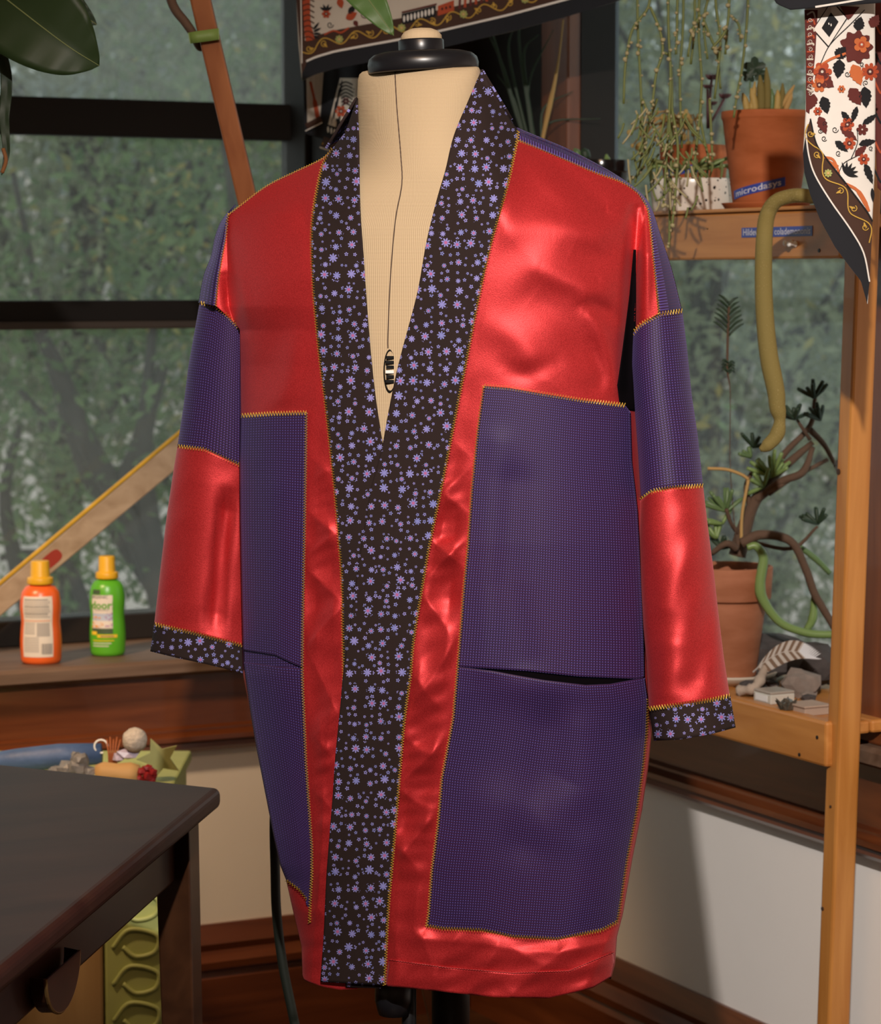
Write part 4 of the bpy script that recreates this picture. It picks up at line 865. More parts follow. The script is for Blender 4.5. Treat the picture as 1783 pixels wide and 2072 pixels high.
pxtube([(330, -60), (350, 10), (375, 45), (392, 70), (404, 95), (428, 120), (500, 420), (702, 1300), (935, 2310)], 3.5, [.0062, .0060, .0058, .0055, .006, .007, .009], GM['bark'], hp, 'stem', 8, dy=[.03, .03, .03, .035, .055, .078, .15, .33, .53])
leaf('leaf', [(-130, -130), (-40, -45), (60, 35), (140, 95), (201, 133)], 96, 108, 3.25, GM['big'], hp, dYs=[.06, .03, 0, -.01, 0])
leaf('leaf', [(60, -70), (110, -25), (155, 20), (196, 50)], 34, 30, 3.4, GM['dark'], hp, dYs=[.05, .02, 0, 0])
leaf('leaf', [(-30, 40), (5, 110), (15, 170), (10, 240), (14, 310), (3, 355)], 13, 10, 3.3, GM['dark'], hp, vein=False)
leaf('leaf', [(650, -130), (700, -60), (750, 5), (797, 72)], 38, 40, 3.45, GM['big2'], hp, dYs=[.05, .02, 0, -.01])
pxtube([(6, 300), (12, 325), (4, 350)], 3.297, .0025, GM['dryleaf'], hp, 'dry_tip')
pxtube([(330, -60), (100, -160), (-120, -130)], 3.45, .005, GM['bark'], hp, 'branch', dy=[.09, 0, -.14])
pxtube([(330, -60), (500, -150), (650, -130)], 3.5, .004, GM['bark'], hp, 'branch', dy=[.04, .03, 0])
pxtube([(100, -160), (60, -100), (60, -70)], 3.45, .003, GM['bark'], hp, 'branch')
pxtube([(-120, -130), (-60, -30), (-30, 40)], 3.3, .003, GM['bark'], hp, 'branch')
# spiky plant behind the collar
spk = thing('spiky_plant', 'dark arching grass leaved plant behind the right side of the collar', 'plant', P5 + Vector((0, 0, .07)))
for x1, y1, x2, y2 in ((1000, 60, 985, 40), (1020, 120, 985, 62), (1050, 60, 1062, 30), (1070, 150, 1120, 60), (1040, 180, 1005, 150), (1100, 200, 1160, 185), (1110, 230, 1215, 240), (1060, 90, 1090, 70), (1030, 90, 1040, 52)):
    pxtube([(1082, 330), ((1082 + x1) / 2 + 5, (330 + y1) / 2 + 40), (x1, y1 + 20), (x2, y2)], P5.y, [.0028, .003, .0022, .0006], GM['dark'], spk, 'blade', 6, flat=.3)
pxtube([(1140, 40), (1132, 110), (1122, 170), (1112, 215), (1098, 282), (1092, 330)], P5.y - .03, [.0012, .0014, .003, .0045, .003, .003], GM['tan'], spk, 'dry_stalk')
# succulents in the pots
def rosette(name, label, px, py, Y, r, mat, n=14, up=.5, seed=0, cat='succulent', thing_=True, par=None, lw=.35, base=None):
    c = U(px, py, Y); t = par or thing(name, label, cat, base or c); q = random.Random(seed)
    for k in range(n):
        a = k * 2.4; e = up + (1 - up) * k / n * .7; l = r * (1 - .45 * k / n); b = MB(); d = Vector((math.cos(a) * math.cos(e), math.sin(a) * math.cos(e), math.sin(e)))
        b.tube([c, c + d * l * .35, c + d * l * .75 + Vector((0, 0, .1 * l)), c + d * l + Vector((0, 0, .2 * l))], [lw * .35 * r, lw * .6 * r, lw * .5 * r, .02 * r], 6, flat=.55); b.build('leaf', mat, t, smooth=True)
    return t
def finger(par, x0, y0, x1, y1, Y, r, mat, name='stem'): return pxtube([(x0, y0), ((x0 + x1) / 2 + 1, (y0 + y1) / 2), (x1, y1)], Y, [r, r * 1.05, r * .95, r * .25], mat, par, name, 10)
bc = thing('potted_cactus', 'cluster of upright furry cactus fingers in the large terracotta pot', 'cactus', P1 + Vector((0, 0, .125)))
for x0, x1, y1, r, m in ((1541, 1538, 152, .0062, 'cactus'), (1553, 1551, 136, .0052, 'cactus'), (1562, 1562, 180, .004, 'green'), (1528, 1520, 178, .0055, 'yellow'), (1512, 1503, 188, .005, 'yellow'), (1520, 1528, 165, .004, 'yellow'), (1580, 1584, 168, .0042, 'cactus'), (1576, 1608, 172, .004, 'tan'), (1590, 1603, 184, .004, 'tan'), (1572, 1574, 182, .005, 'yellow')):
    finger(bc, x0, 222, x1, y1, P1.y, r, GM[m])
iv = thing('ivy_shoot', 'dark green lobed leaves rising behind the furry cactus fingers', 'plant', P1 + Vector((-.02, .03, .125)))
pxtube([(1520, 215), (1518, 170), (1527, 138)], P1.y + .03, .0012, GM['green'], iv, 'stem')
for x, y, s in ((1527, 138, 24), (1516, 152, 16), (1538, 150, 15)):
    b = MB(); c = U(x, y, P1.y + .028); vs = [c + Vector((0, -.001, 0))]
    for k in range(20):
        a = k * 2 * math.pi / 20; r = s * (.62 + .38 * abs(math.cos(2.5 * a))) * P1.y / FPX; vs.append(c + Vector((r * math.sin(a), .002 * math.sin(3 * a), r * math.cos(a))))
    b.add(vs, [(0, k + 1, (k + 1) % 20 + 1) for k in range(20)]); b.build('leaf', GM['dark'], iv, solid=.0006)
pr = thing('purple_succulent', 'dark purple rosette succulent between the mistletoe strands and the big pot', 'succulent', P2 + Vector((0.01, 0, .095)))
for x, y, r, s in ((1440, 160, .013, 1), (1466, 198, .012, 2), (1432, 178, .010, 3), (1440, 212, .010, 4)): rosette('', '', x, y, P2.y, r, GM['purple'], 12, .3, s, par=pr); pxtube([(x, y + 2), (1432, 260)], P2.y, .002, GM['purple'], pr, 'stem', k=2)
yc = thing('yellow_succulent', 'pale yellow branching succulent leaning left behind the mistletoe cactus', 'succulent', P2 + Vector((-.02, 0, .095)))
for k in range(26):
    x = 1370 + rr.uniform(-100, 50); y = 255 + rr.uniform(-30, 45); pxtube([(1390, 262), ((1390 + x) / 2, 235 + rr.uniform(-10, 20)), (x, y)], P2.y + rr.uniform(-.02, .03), .0013, GM['tan'], yc, 'stem', 5, k=3)
    b = MB(); b.ico(U(x, y, P2.y + rr.uniform(-.02, .03)), rr.uniform(.003, .0065), 1, .15, (1, .6, 1.2), seed=k); b.build('leaf', GM['yellow'], yc, smooth=True)
gs = thing('speckled_pot_succulent', 'low green trailing succulent spilling over the speckled white pot', 'succulent', P3 + Vector((0, 0, .05)))
for k in range(24):
    x = 1398 + rr.uniform(-85, 80); y = 333 + rr.uniform(-14, 10); pxtube([(x * .3 + 1398 * .7, 342), (x, y), (x + rr.uniform(-6, 6), y + rr.uniform(0, 45))], P3.y - .055 + rr.uniform(0, .03), [.002, .003, .001], GM['strand'] if k % 2 else GM['pale'], gs, 'sprig', 6, k=3)
bs_ = thing('small_green_cactus', 'small pale green cactus standing in the glossy black pot', 'cactus', P4 + Vector((0, 0, .065)))
finger(bs_, 1229, 345, 1227, 312, P4.y - .03, .0058, GM['pale']); finger(bs_, 1172, 320, 1162, 300, P4.y - .01, .006, GM['green']); finger(bs_, 1185, 320, 1180, 300, P4.y - .01, .008, GM['dark'])

# ------------------------------------------------------------------ lower shelf
ZLT = ZL - .004
LPp, PL = pot('terracotta_pot', 'weathered terracotta pot with thick rim on a pale saucer on the lower shelf', 1478, .035, .064, .165, 'terra2', z0=ZLT, prof=[(0, 0), (.042, 0), (.0565, .112), (.0565, .114), (.0635, .116), (.066, .164), (.060, .165), (.056, .142), (0, .142)], saucer=None)
b = MB(); sP = RP(.035, qpx(1478, .035), ZLT)
# pale saucer under the pot
LPp.location.z += 0; 
for ch in LPp.children: ch.location.z += .010
b.lathe([(0, 0), (.052, 0), (.072, .012), (.074, .016), (.070, .016), (.05, .009), (0, .009)], sP, 40); so = b.build('saucer', plain('pale_clay', (.55, .46, .36), .6), LPp, smooth=True)
PL = PL + Vector((0, 0, .010)); YL = PL.y
jd = thing('gollum_jade', 'woody jade succulent with tubular green leaf tufts in the weathered pot', 'succulent', PL + Vector((0, 0, .14)))
def br(pts, r, name='branch', m='bark', dy=None): return pxtube(pts, YL, r, GM[m], jd, name, 8, dy=dy)
br([(1492, 1125), (1505, 1075), (1525, 1020), (1565, 965), (1610, 925), (1645, 895)], [.013, .012, .009, .0075, .006, .004], 'trunk')
br([(1525, 1015), (1580, 975), (1625, 955), (1645, 905)], [.007, .006, .006, .004], dy=[0, -.02, -.03, -.02]); br([(1560, 960), (1590, 915), (1640, 860), (1650, 800)], [.006, .005, .004, .003], dy=[0, .01, .02, .02])
br([(1520, 1030), (1510, 985), (1525, 950)], [.005, .004, .003]); br([(1500, 1085), (1480, 1060), (1470, 1030)], [.004, .003, .003], dy=[0, -.02, -.03]); br([(1640, 870), (1668, 900), (1690, 940)], [.005, .004, .003], dy=[.01, .02, .03])
br([(1640, 890), (1620, 860), (1608, 840)], [.003, .0025, .002]); br([(1555, 1000), (1600, 970), (1675, 930)], [.004, .0035, .003], dy=[-.02, -.02, 0]); br([(1490, 1110), (1470, 1100), (1440, 1120)], [.006, .005, .004], dy=[-.02, -.03, -.02])
def tuft(x, y, n, l, m='pale', seed=0, dy=-.02, spread=1.0, ang0=0):
    q = random.Random(seed)
    for k in range(n):
        a = ang0 + q.uniform(-1.3, 1.3) * spread; ll = l * q.uniform(.7, 1.1); dz = q.uniform(-.02, .02)
        pxtube([(x, y), (x + ll * .55 * math.sin(a), y - ll * .55 * math.cos(a)), (x + ll * math.sin(a) * 1.0, y - ll * math.cos(a))], YL + dy, [.0022, .003, .0034, .0026], GM[m], jd, 'leaf', 7, dy=[0, dz * .5, dz], k=3)
tuft(1562, 965, 13, 52, seed=1); tuft(1545, 985, 7, 36, seed=2, ang0=-.9); tuft(1470, 1035, 10, 48, 'green', seed=3); tuft(1462, 1060, 6, 40, 'pale', 4, ang0=-.6); tuft(1608, 848, 9, 30, 'dark', 5); tuft(1648, 805, 10, 38, 'dark', 6); tuft(1660, 850, 8, 34, 'dark', 7)
tuft(1525, 905, 4, 34, 'dark', 8); tuft(1520, 925, 4, 30, 'green', 9, ang0=-1.2); tuft(1460, 1110, 6, 30, 'dark', 10); tuft(1655, 1060, 8, 36, 'dark', 11); tuft(1450, 1090, 5, 34, 'pale', 12); tuft(1740, 780, 7, 36, 'dark', 13, dy=.1); tuft(1745, 990, 6, 30, 'green', 14, dy=.06); tuft(1735, 690, 6, 32, 'dark', 15, dy=.1); br([(1690, 940), (1730, 900), (1742, 790), (1736, 700)], [.004, .004, .003, .002], dy=[.03, .06, .09, .09]); br([(1690, 940), (1720, 1000), (1742, 995)], [.003, .003, .002], dy=[.03, .05, .06]); br([(1500, 1090), (1600, 1110), (1655, 1065)], [.003, .003, .002], dy=[.0, -.01, -.02])
sk = thing('dried_stalk', 'thin dark stalk with a whorled leafy top in front of the right window', 'plant', PL + Vector((-.01, -.02, .14)))
pxtube([(1492, 1118), (1478, 950), (1478, 800), (1472, 740), (1475, 620)], YL - .02, [.0008, .0007, .0007, .0018, .0022], GM['bark'], sk, 'stalk', 6)
for k in range(22):
    y = 612 + k * 5.2 if k < 14 else 735 + (k - 14) * 3; sgn = 1 if k % 2 else -1; l = (20 + 1.0 * k) if k < 14 else 14
    pxtube([(1474, y), (1474 + sgn * l * .5, y - l * .5), (1474 + sgn * l * .95, y - l * (.75 if k < 14 else .2))], YL - .02, [.0020, .0022, .0010], GM['dark'], sk, 'leaf', 5, dy=[0, -.004 * (k % 3 - 1), -.008 * (k % 3 - 1)], k=3)
oc = thing('strap_cactus', 'flat stemmed cactus with long arching green stems draped from the weathered pot', 'cactus', PL + Vector((.02, -.03, .14)))
for s, r, m, dy in (([(1512, 1108), (1530, 1105), (1545, 1130), (1538, 1180), (1545, 1215), (1580, 1260), (1630, 1280), (1672, 1284), (1715, 1282)], [.005, .006, .0075, .0085, .0065, .006, .006, .0055], 'pale', -.055), ([(1500, 1100), (1540, 1082), (1600, 1095), (1630, 1150), (1648, 1200), (1665, 1230), (1700, 1290)], [.008, .007, .006, .006, .006, .005], 'bark', -.05), ([(1610, 1100), (1650, 1130), (1680, 1160)], [.004, .005, .004], 'green', .02), ([(1648, 1200), (1645, 1250), (1632, 1275)], [.004, .007, .005], 'pale', -.03), ([(1715, 1282), (1740, 1305), (1760, 1350), (1778, 1400), (1782, 1480)], [.006, .007, .008, .007, .005], 'pale', -.02)):
    pxtube(s, YL + dy, r, GM[m], oc, 'stem', 8)
for k in range(5): pxtube([(1770 - k * 3, 1400 + k * 14), (1755 - k * 4, 1415 + k * 16), (1768 - k, 1432 + k * 12)], YL - .03, .0007, GM['dryleaf'], oc, 'root', 5, k=3)
pxtube([(1432, 948), (1470, 950), (1500, 960), (1515, 970)], YL - .03, .0025, GM['tan'], oc, 'stem', 6)
pxtube([(1515, 970), (1502, 1040), (1500, 1100)], YL - .03, .0025, GM['tan'], oc, 'stem', 6)
# bits lying on the lower shelf
rock = plain('dark_rock', (.055, .045, .042), .9, var=.5, scale=60, bump=.8, bscale=90); rock2 = plain('grey_brown_rock', (.22, .17, .14), .85, var=.4, scale=50, bump=.6, bscale=90)
def onshelf(px, p, dz=0): return RP(p, qpx(px, p), ZLT + dz)
def rockt(px, p, r, sc, label, mat, seed, dz=0):
    c = onshelf(px, p); b = MB(); b.ico((0, 0, 0), r, 2, .22, sc, seed); zmin = min(v[2] for v in b.v); b.v = [(c.x + x, c.y + y, c.z + z - zmin + dz - .002) for x, y, z in b.v]
    o = b.build('rock', mat); tag(o, label, 'rock'); return o
rockt(1575, -.045, .045, (1.2, 1, .75), 'large dark craggy rock at the back of the lower shelf', rock, 1)
rockt(1650, -.035, .040, (1, 1, .8), 'dark rock beside the pine post at the back of the lower shelf', rock, 2); rockt(1628, .02, .024, (1.1, 1, .9), 'brown pitted rock in front of the dark rocks', rock2, 3)
rockt(1528, .065, .016, (1.3, 1, .7), 'small dark rock beside the pale saucer', rock, 4)
b = MB(); c = RP(.118, qpx(1600, .118), ZL - .001)
for k in range(9):
    a = k * .7; b.tube([c + Vector((.006 * math.cos(a), .006 * math.sin(a), .004)), c + Vector((.017 * math.cos(a), .012 * math.sin(a), .010 + .004 * (k % 3)))], [.005, .0005], 5)
b.ico(c + Vector((0, 0, .008)), .0095, 2, .3, seed=8)
tag(b.build('crystal_cluster', plain('dark_crystal', (.10, .085, .065), .2, .3, var=.5, scale=150)), 'dark glittering crystal cluster at the front edge of the lower shelf', 'crystal')
fe = thing('feather', 'grey and brown barred bird feather lying between the rocks on the lower shelf', 'feather', onshelf(1590, .04)); f0 = onshelf(1530, .06, .030); f1 = onshelf(1660, .03, .062); n = 40
fm = [plain('feather_brown', (.20, .12, .075), .8), plain('feather_pale', (.55, .48, .42), .8), plain('feather_white', (.72, .72, .74), .8)]
mid = [f0.lerp(f1, t / n) + Vector((0, 0, .02 * math.sin(math.pi * t / n))) for t in range(n + 1)]; b = MB(); b.tube(mid, [.0012 * (1 - .6 * i / n) for i in range(n + 1)], 5); b.build('quill', fm[1], fe)
dirn = (f1 - f0).normalized(); sd = dirn.cross(Vector((0, -1, .3))).normalized()
for s in (-1, 1):
    for i in range(3, n - 1):
        w = .015 * math.sin(math.pi * (i / n) ** .7) ** .6; b = MB(); p0 = mid[i]; e = p0 + sd * s * w + dirn * .012; t = dirn * .0025; b.hexa([p0 - t, p0 + t, e + t, e - t, p0 - t + Vector((0, -.0006, .0004)), p0 + t + Vector((0, -.0006, .0004)), e + t + Vector((0, -.0006, .0004)), e - t + Vector((0, -.0006, .0004))])
        b.build('barb', fm[2] if i > n * .72 else (fm[0] if (i // 2) % 2 else fm[1]), fe)
gb = thing('glass_box', 'small square glass box with a paper label on the lower shelf', 'box', onshelf(1568, .085)); cq = qpx(1568, .085)
gl = newmat('clear_acrylic'); pri(gl[2], (.55, .52, .45), .12); 
for k, (h0, h1, m) in enumerate(((0, .014, gl[0]), (.014, .018, plain('box_lid', (.36, .31, .26), .3)))):
    b = MB(); b.rbox(.060, .101, cq - .022, cq + .022, ZLT + h0, ZLT + h1); b.build('box_body' if k == 0 else 'lid', m, gb, bevel=.0015)
b = MB(); b.rbox(.1011, .1017, cq - .016, cq + .014, ZLT + .003, ZLT + .012); b.build('paper_label', plain('white_paper', (.75, .74, .72), .8), gb)
cq = qpx(1640, .095); b = MB(); b.rbox(.072, .114, cq - .02, cq + .024, ZLT, ZLT + .011); b.rbox(.070, .116, cq - .022, cq + .026, ZLT + .011, ZLT + .014)
tag(b.build('mineral_box', plain('tan_cardboard', (.40, .29, .22), .8), bevel=.001), 'tan flat cardboard box beside the pine post on the lower shelf', 'box')
for k in range(22):
    px_ = 1525 + rr.random() * 130; p_ = rr.uniform(-.02, .07); c = onshelf(px_, p_); b = MB(); b.ico((0, 0, 0), rr.uniform(.005, .011), 1, .3, (1.3, 1, .7), k); zm = min(v[2] for v in b.v); b.v = [(c.x + x, c.y + y, c.z + z - zm) for x, y, z in b.v]
    tag(b.build('pebble', (rock, rock2)[k % 2]), 'small brown pebble scattered among the rocks on the lower shelf', 'pebble', 'pebbles on the lower shelf')
dw = MB(); dw.tube(smooth_path([onshelf(1500, .100, .008), onshelf(1535, .085, .016), onshelf(1556, .05, .04)]), [.008, .009, .007, .007, .006] * 3 + [.006, .006], 8); tag(dw.build('driftwood', plain('grey_driftwood', (.40, .31, .24), .8, bump=.5), smooth=True), 'pale curved piece of driftwood beside the saucer on the lower shelf', 'driftwood')
# ------------------------------------------------------------------ printed bandanas
PC = dict(cream=plain('bandana_cream', (.62, .55, .46), .85), white=plain('bandana_white', (.78, .74, .68), .85), black=plain('bandana_black', (.008, .008, .010), .9), brown=plain('bandana_brown', (.055, .022, .012), .85), maroon=plain('bandana_maroon', (.11, .018, .014), .85), red=plain('bandana_red', (.42, .065, .02), .85), orange=plain('bandana_orange', (.55, .14, .04), .85), gold=plain('bandana_gold', (.55, .33, .05), .8), olive=plain('bandana_olive', (.36, .38, .12), .85), navy=plain('bandana_hem', (.009, .010, .014), .9))
class Print:
    def __init__(s, Yf): s.Yf = Yf; s.d = {}
    def mb(s, c): return s.d.setdefault(c, MB())
    def fan(s, pts, c, lay=1):
        cx = sum(p[0] for p in pts) / len(pts); cy = sum(p[1] for p in pts) / len(pts); P = [(cx, cy)] + list(pts); n = len(pts)
        s.mb(c).add([U(x, y, s.Yf(x, y) - .0007 * lay) for x, y in P], [(0, k + 1, (k + 1) % n + 1) for k in range(n)])
    def line(s, pts, w, c, lay=1, sm=True):
        pts = sm2(pts, 5) if sm and len(pts) > 2 else pts; vs = []; n = len(pts)
        for i, (x, y) in enumerate(pts):
            dx = pts[min(i + 1, n - 1)][0] - pts[max(i - 1, 0)][0]; dy = pts[min(i + 1, n - 1)][1] - pts[max(i - 1, 0)][1]; l = math.hypot(dx, dy) or 1
            ww = w[min(len(w) - 1, int(i / n * len(w)))] if hasattr(w, '__len__') else w
            for sg in (-1, 1): a, b = x - dy / l * ww / 2 * sg, y + dx / l * ww / 2 * sg; vs.append(U(a, b, s.Yf(a, b) - .0007 * lay))
        s.mb(c).add(vs, [(2 * i, 2 * i + 1, 2 * i + 3, 2 * i + 2) for i in range(n - 1)])
    def strip(s, A, B, c, lay=1, n=60):
        a, b = pl(A, n), pl(B, n); vs = []
        for i in range(n + 1):
            for t in (0, .25, .5, .75, 1): x, y = a[i] * (1 - t) + b[i] * t; vs.append(U(x, y, s.Yf(x, y) - .0007 * lay))
        s.mb(c).add(vs, [(5 * i + j, 5 * i + j + 1, 5 * i + j + 6, 5 * i + j + 5) for i in range(n) for j in range(4)])
    def flower(s, x, y, r, c='red', c2='maroon', n=6, lay=2):
        s.fan([(x + r * (.62 + .38 * abs(math.cos(n * t / 2)) ** .6) * math.cos(t), y + r * (.62 + .38 * abs(math.cos(n * t / 2)) ** .6) * math.sin(t)) for t in np.linspace(0, 2 * math.pi, 8 * n + 1)[:-1]], c, lay)
        s.fan([(x + r * .38 * math.cos(t), y + r * .38 * math.sin(t)) for t in np.linspace(0, 2 * math.pi, 13)[:-1]], c2, lay + 1); s.fan([(x + r * .15 * math.cos(t), y + r * .15 * math.sin(t)) for t in np.linspace(0, 2 * math.pi, 9)[:-1]], 'cream', lay + 2)
    def leaf(s, x, y, l, w, a, c='black', lay=2, jag=0):
        P = []
        for t in np.linspace(0, 1, 12): P.append((t * l, w * math.sin(math.pi * t ** .8) * (1 + jag * (1 if int(t * 11) % 2 else -1))))
        for t in np.linspace(1, 0, 12)[1:-1]: P.append((t * l, -w * math.sin(math.pi * t ** .8) * (1 + jag * (1 if int(t * 11) % 2 else -1))))
        s.fan([(x + u * math.cos(a) - v * math.sin(a), y + u * math.sin(a) + v * math.cos(a)) for u, v in P], c, lay)
    def curl(s, x, y, r, a, c='black', w=1.6, lay=2, turns=1.2):
        s.line([(x + r * (1 - t * .75) * math.cos(a + t * turns * 6.28), y + r * (1 - t * .75) * math.sin(a + t * turns * 6.28)) for t in np.linspace(0, 1, 14)], w, c, lay, False)
    def done(s, par):
        for c, m in s.d.items(): m.build('print_' + c, PC[c], par, kind='stuff')
def vine(p, path, amp=9, step=34, w=2.2):
    a = pl(path, max(4, int(sum(math.dist(path[i], path[i + 1]) for i in range(len(path) - 1)) / 4))); L = len(a); pts = []
    for i in range(L):
        t = a[min(i + 1, L - 1)] - a[max(i - 1, 0)]; t = t / np.hypot(*t); pts.append((a[i][0] - t[1] * amp * math.sin(i * 4 / step * 2 * math.pi), a[i][1] + t[0] * amp * math.sin(i * 4 / step * 2 * math.pi)))
    p.line(pts, w, 'gold', 3, False)
    k = max(1, int(step / 4 / 2))
    for n, i in enumerate(range(k // 2, L, k)):
        x, y = a[i]
        if n % 4 == 2: p.flower(x, y, 8.5, 'olive', 'gold', 8, 4)
        else: p.curl(x, y, 7, n * 1.3, 'gold', 1.7, 3); p.leaf(x, y, 11, 2.2, n * .9, 'gold', 3)
# wide bandana hung over the corner
YC = lambda x, y: 4.10 + .010 * math.sin(x / 70.0) + .006 * math.sin(x / 31.0 + y / 60)
ba = thing('bandana', 'wide printed bandana with black hem hung behind the dress form knob', 'bandana', U(900, 60, 4.1))
LOW = [(611, 163), (640, 150), (678, 139), (742, 127), (820, 113), (898, 96), (1031, 65), (1150, 33), (1270, -4), (1400, -45)]
LFT = [(593, -160), (597, -60), (600, 0), (604, 90), (611, 163)]
g = coons([(593, -160), (900, -190), (1380, -240)], LOW, LFT, [(1380, -240), (1400, -45)], 120, 40)
Yg = 4.10 + .010 * np.sin(g[..., 0] / 70) + .006 * np.sin(g[..., 0] / 31 + g[..., 1] / 60)
gridmesh(UA(g[..., 0], g[..., 1], Yg)).build('cloth', PC['cream'], ba, smooth=True, solid=.0006)
p = Print(YC); sh = lambda c, d: [(x, y - d) for x, y in c]
p.strip(LOW, sh(LOW, 37), 'navy', 1); p.strip(sh(LOW, 33), sh(LOW, 37.5), 'white', 2); p.strip(sh(LOW, 37), sh(LOW, 78), 'brown', 1); vine(p, sh(LOW, 58), 10, 66)
p.strip([(594, -160), (600, 0), (611, 150)], [(607, -160), (612, 0), (620, 130)], 'brown', 3); p.line([(605, -160), (609, 0), (611, 128)], 2, 'white', 4)
p.line([(619, -20), (621, 40), (628, 82)], [16, 15, 18], 'red', 2)
for k in range(9): p.line([(612, -10 + k * 11), (624, -14 + k * 11), (636, -8 + k * 11)], 2.2, 'brown', 3)
for k in range(4): p.leaf(634, 60 + k * 4, 20 - 2 * k, 2.5, -.9 + k * .45, 'black', 3)
p.flower(660, 28, 9, 'red'); [p.leaf(660, 22, 15, 2.6, a, 'black', 2) for a in (-2.6, -2, -1.2, -.6)]; p.curl(668, 50, 7, 0); p.leaf(686, -4, 22, 7, 1.3, 'red', 2); p.leaf(700, 38, 26, 8, -.5, 'red'); p.leaf(705, 28, 24, 6, -.9, 'black'); p.leaf(716, 42, 14, 5, .9, 'maroon'); p.curl(738, 28, 9, 1, 'brown')
p.line([(656, 70), (675, 62), (690, 66), (706, 56)], 3.5, 'red', 2); p.flower(640, -30, 14); p.flower(760, -20, 16, 'red')
ar = [(813, 50), (840, 44), (882, 33)]; p.strip(ar, sh(ar, 22), 'black', 2)
for k in range(9):
    x = 818 + k * 7.2; y = 38 - k * 1.9; p.fan([(x + 2.3 * math.cos(t), y + 7 * math.sin(t)) for t in np.linspace(0, 6.28, 11)[:-1]], 'white', 3)
p.line([(813, 25), (884, 8)], 3, 'maroon', 3); p.strip([(886, 32), (919, 22)], [(886, 12), (919, 0)], 'red', 2); [p.fan([(895 + k * 8 + 2 * math.cos(t), 18 - k * 2 + 3 * math.sin(t)) for t in np.linspace(0, 6.28, 9)[:-1]], 'black', 3) for k in range(3)]
for k in range(7): p.line([(930 + k * 11, 18 - k * 3), (932 + k * 11, -30 - k * 3)], 5, 'red' if k % 2 else 'maroon', 2)
p.done(ba)
# small folded bandana behind the collar
bb = thing('bandana', 'small folded bandana tail hanging behind the left side of the form neck', 'bandana', U(665, 225, 4.25)); YQ = lambda x, y: 4.25 + .012 * math.sin(x / 14.0)
def cloth(par, pts_l, pts_r, Yf, mat, nu=20, nv=40, name='cloth'):
    g = coons([pts_l[0], pts_r[0]], [pts_l[-1], pts_r[-1]], pts_l, pts_r, nu, nv); Y = np.vectorize(Yf)(g[..., 0], g[..., 1]); return gridmesh(UA(g[..., 0], g[..., 1], Y)).build(name, mat, par, smooth=True, solid=.0006)
cloth(bb, [(606, 60), (614, 150), (617, 270)], [(740, 60), (735, 150), (722, 304)], YQ, PC['navy'])
p = Print(YQ); p.strip([(620, 160), (622, 254)], [(655, 140), (648, 240)], 'cream', 1); p.line([(628, 165), (636, 200), (643, 238)], [5, 9], 'red', 2); p.line([(620, 256), (650, 240)], 12, 'brown', 2); p.line([(618, 265), (652, 248)], 2, 'white', 3)
p.strip([(688, 158), (664, 252)], [(738, 158), (712, 268)], 'cream', 1); p.flower(690, 225, 12, 'red'); p.flower(700, 205, 8, 'maroon')
for k in range(7): p.line([(686 + k, 172 + k * 7), (700, 166 + k * 7), (718 - k, 174 + k * 7)], 3, 'black', 2)
p.leaf(680, 240, 16, 4, .8, 'black'); p.strip([(661, 253), (700, 268)], [(658, 274), (698, 290)], 'black', 2)
for k in range(6): x = 664 + k * 6.5; y = 262 + k * 2.6; p.fan([(x + 2 * math.cos(t), y + 6.5 * math.sin(t)) for t in np.linspace(0, 6.28, 11)[:-1]], 'white', 3)
p.strip([(656, 276), (700, 292)], [(648, 296), (694, 312)], 'brown', 2); p.line([(652, 290), (690, 304)], 4, 'gold', 3); p.line([(647, 298), (690, 312)], 3, 'white', 3); p.done(bb)
# bandana hanging at the right
YR = lambda x, y: 3.16 - .030 * math.sqrt(max(0, 1 - ((x - 1700) / 95.0) ** 2))
bc2 = thing('bandana', 'white flower printed bandana hanging in front of the shelf at the right', 'bandana', U(1700, 300, 3.16))
RL = [(1626, -60), (1630, 60), (1632, 130), (1630, 230), (1625, 310), (1628, 350), (1640, 395), (1660, 445), (1690, 500), (1720, 540), (1742, 568), (1750, 590), (1755, 614)]
RR = [(1772, -60), (1771, 60), (1772, 200), (1771, 330), (1766, 440), (1762, 520), (1759, 570), (1756, 615)]
cloth(bc2, RL, RR, YR, PC['white'], 40, 120)
p = Print(YR); i1 = [(1632, 262), (1640, 305), (1655, 345), (1690, 400), (1730, 455), (1752, 500), (1763, 530)]; i0 = [(1640, 240), (1652, 290), (1672, 320), (1705, 362), (1740, 408), (1756, 430), (1766, 448)]
o1 = [(1625, 310), (1628, 350), (1640, 395), (1660, 445), (1690, 500), (1720, 540), (1742, 568), (1755, 614)]; i2 = [(1631, 270), (1637, 315), (1650, 355), (1682, 408), (1722, 465), (1748, 512), (1760, 570)]
p.strip(o1, i2, 'navy', 1); p.strip(i2, i0, 'brown', 1); p.line(i2, 3, 'white', 3); p.line(i0, 3, 'black', 3); vine(p, [((a[0] + b[0]) / 2, (a[1] + b[1]) / 2) for a, b in zip(i1, i0)], 11, 88)
p.strip([(1628, 20), (1631, 120), (1631, 225)], [(1655, 20), (1650, 110), (1638, 230)], 'maroon', 2)
for k in range(11): p.line([(1633, 30 + k * 15), (1645, 24 + k * 16), (1650 - k * .8, 36 + k * 14)], 3.4, 'red' if k % 2 else 'cream', 3); p.curl(1640, 40 + k * 15, 5, k, 'cream', 1.1, 4)
def diamond(x, y, w, h, c, lay): p.fan([(x + w * .1, y - h), (x + w, y - h * .25), (x - w * .1, y + h), (x - w, y + h * .25)], c, lay)
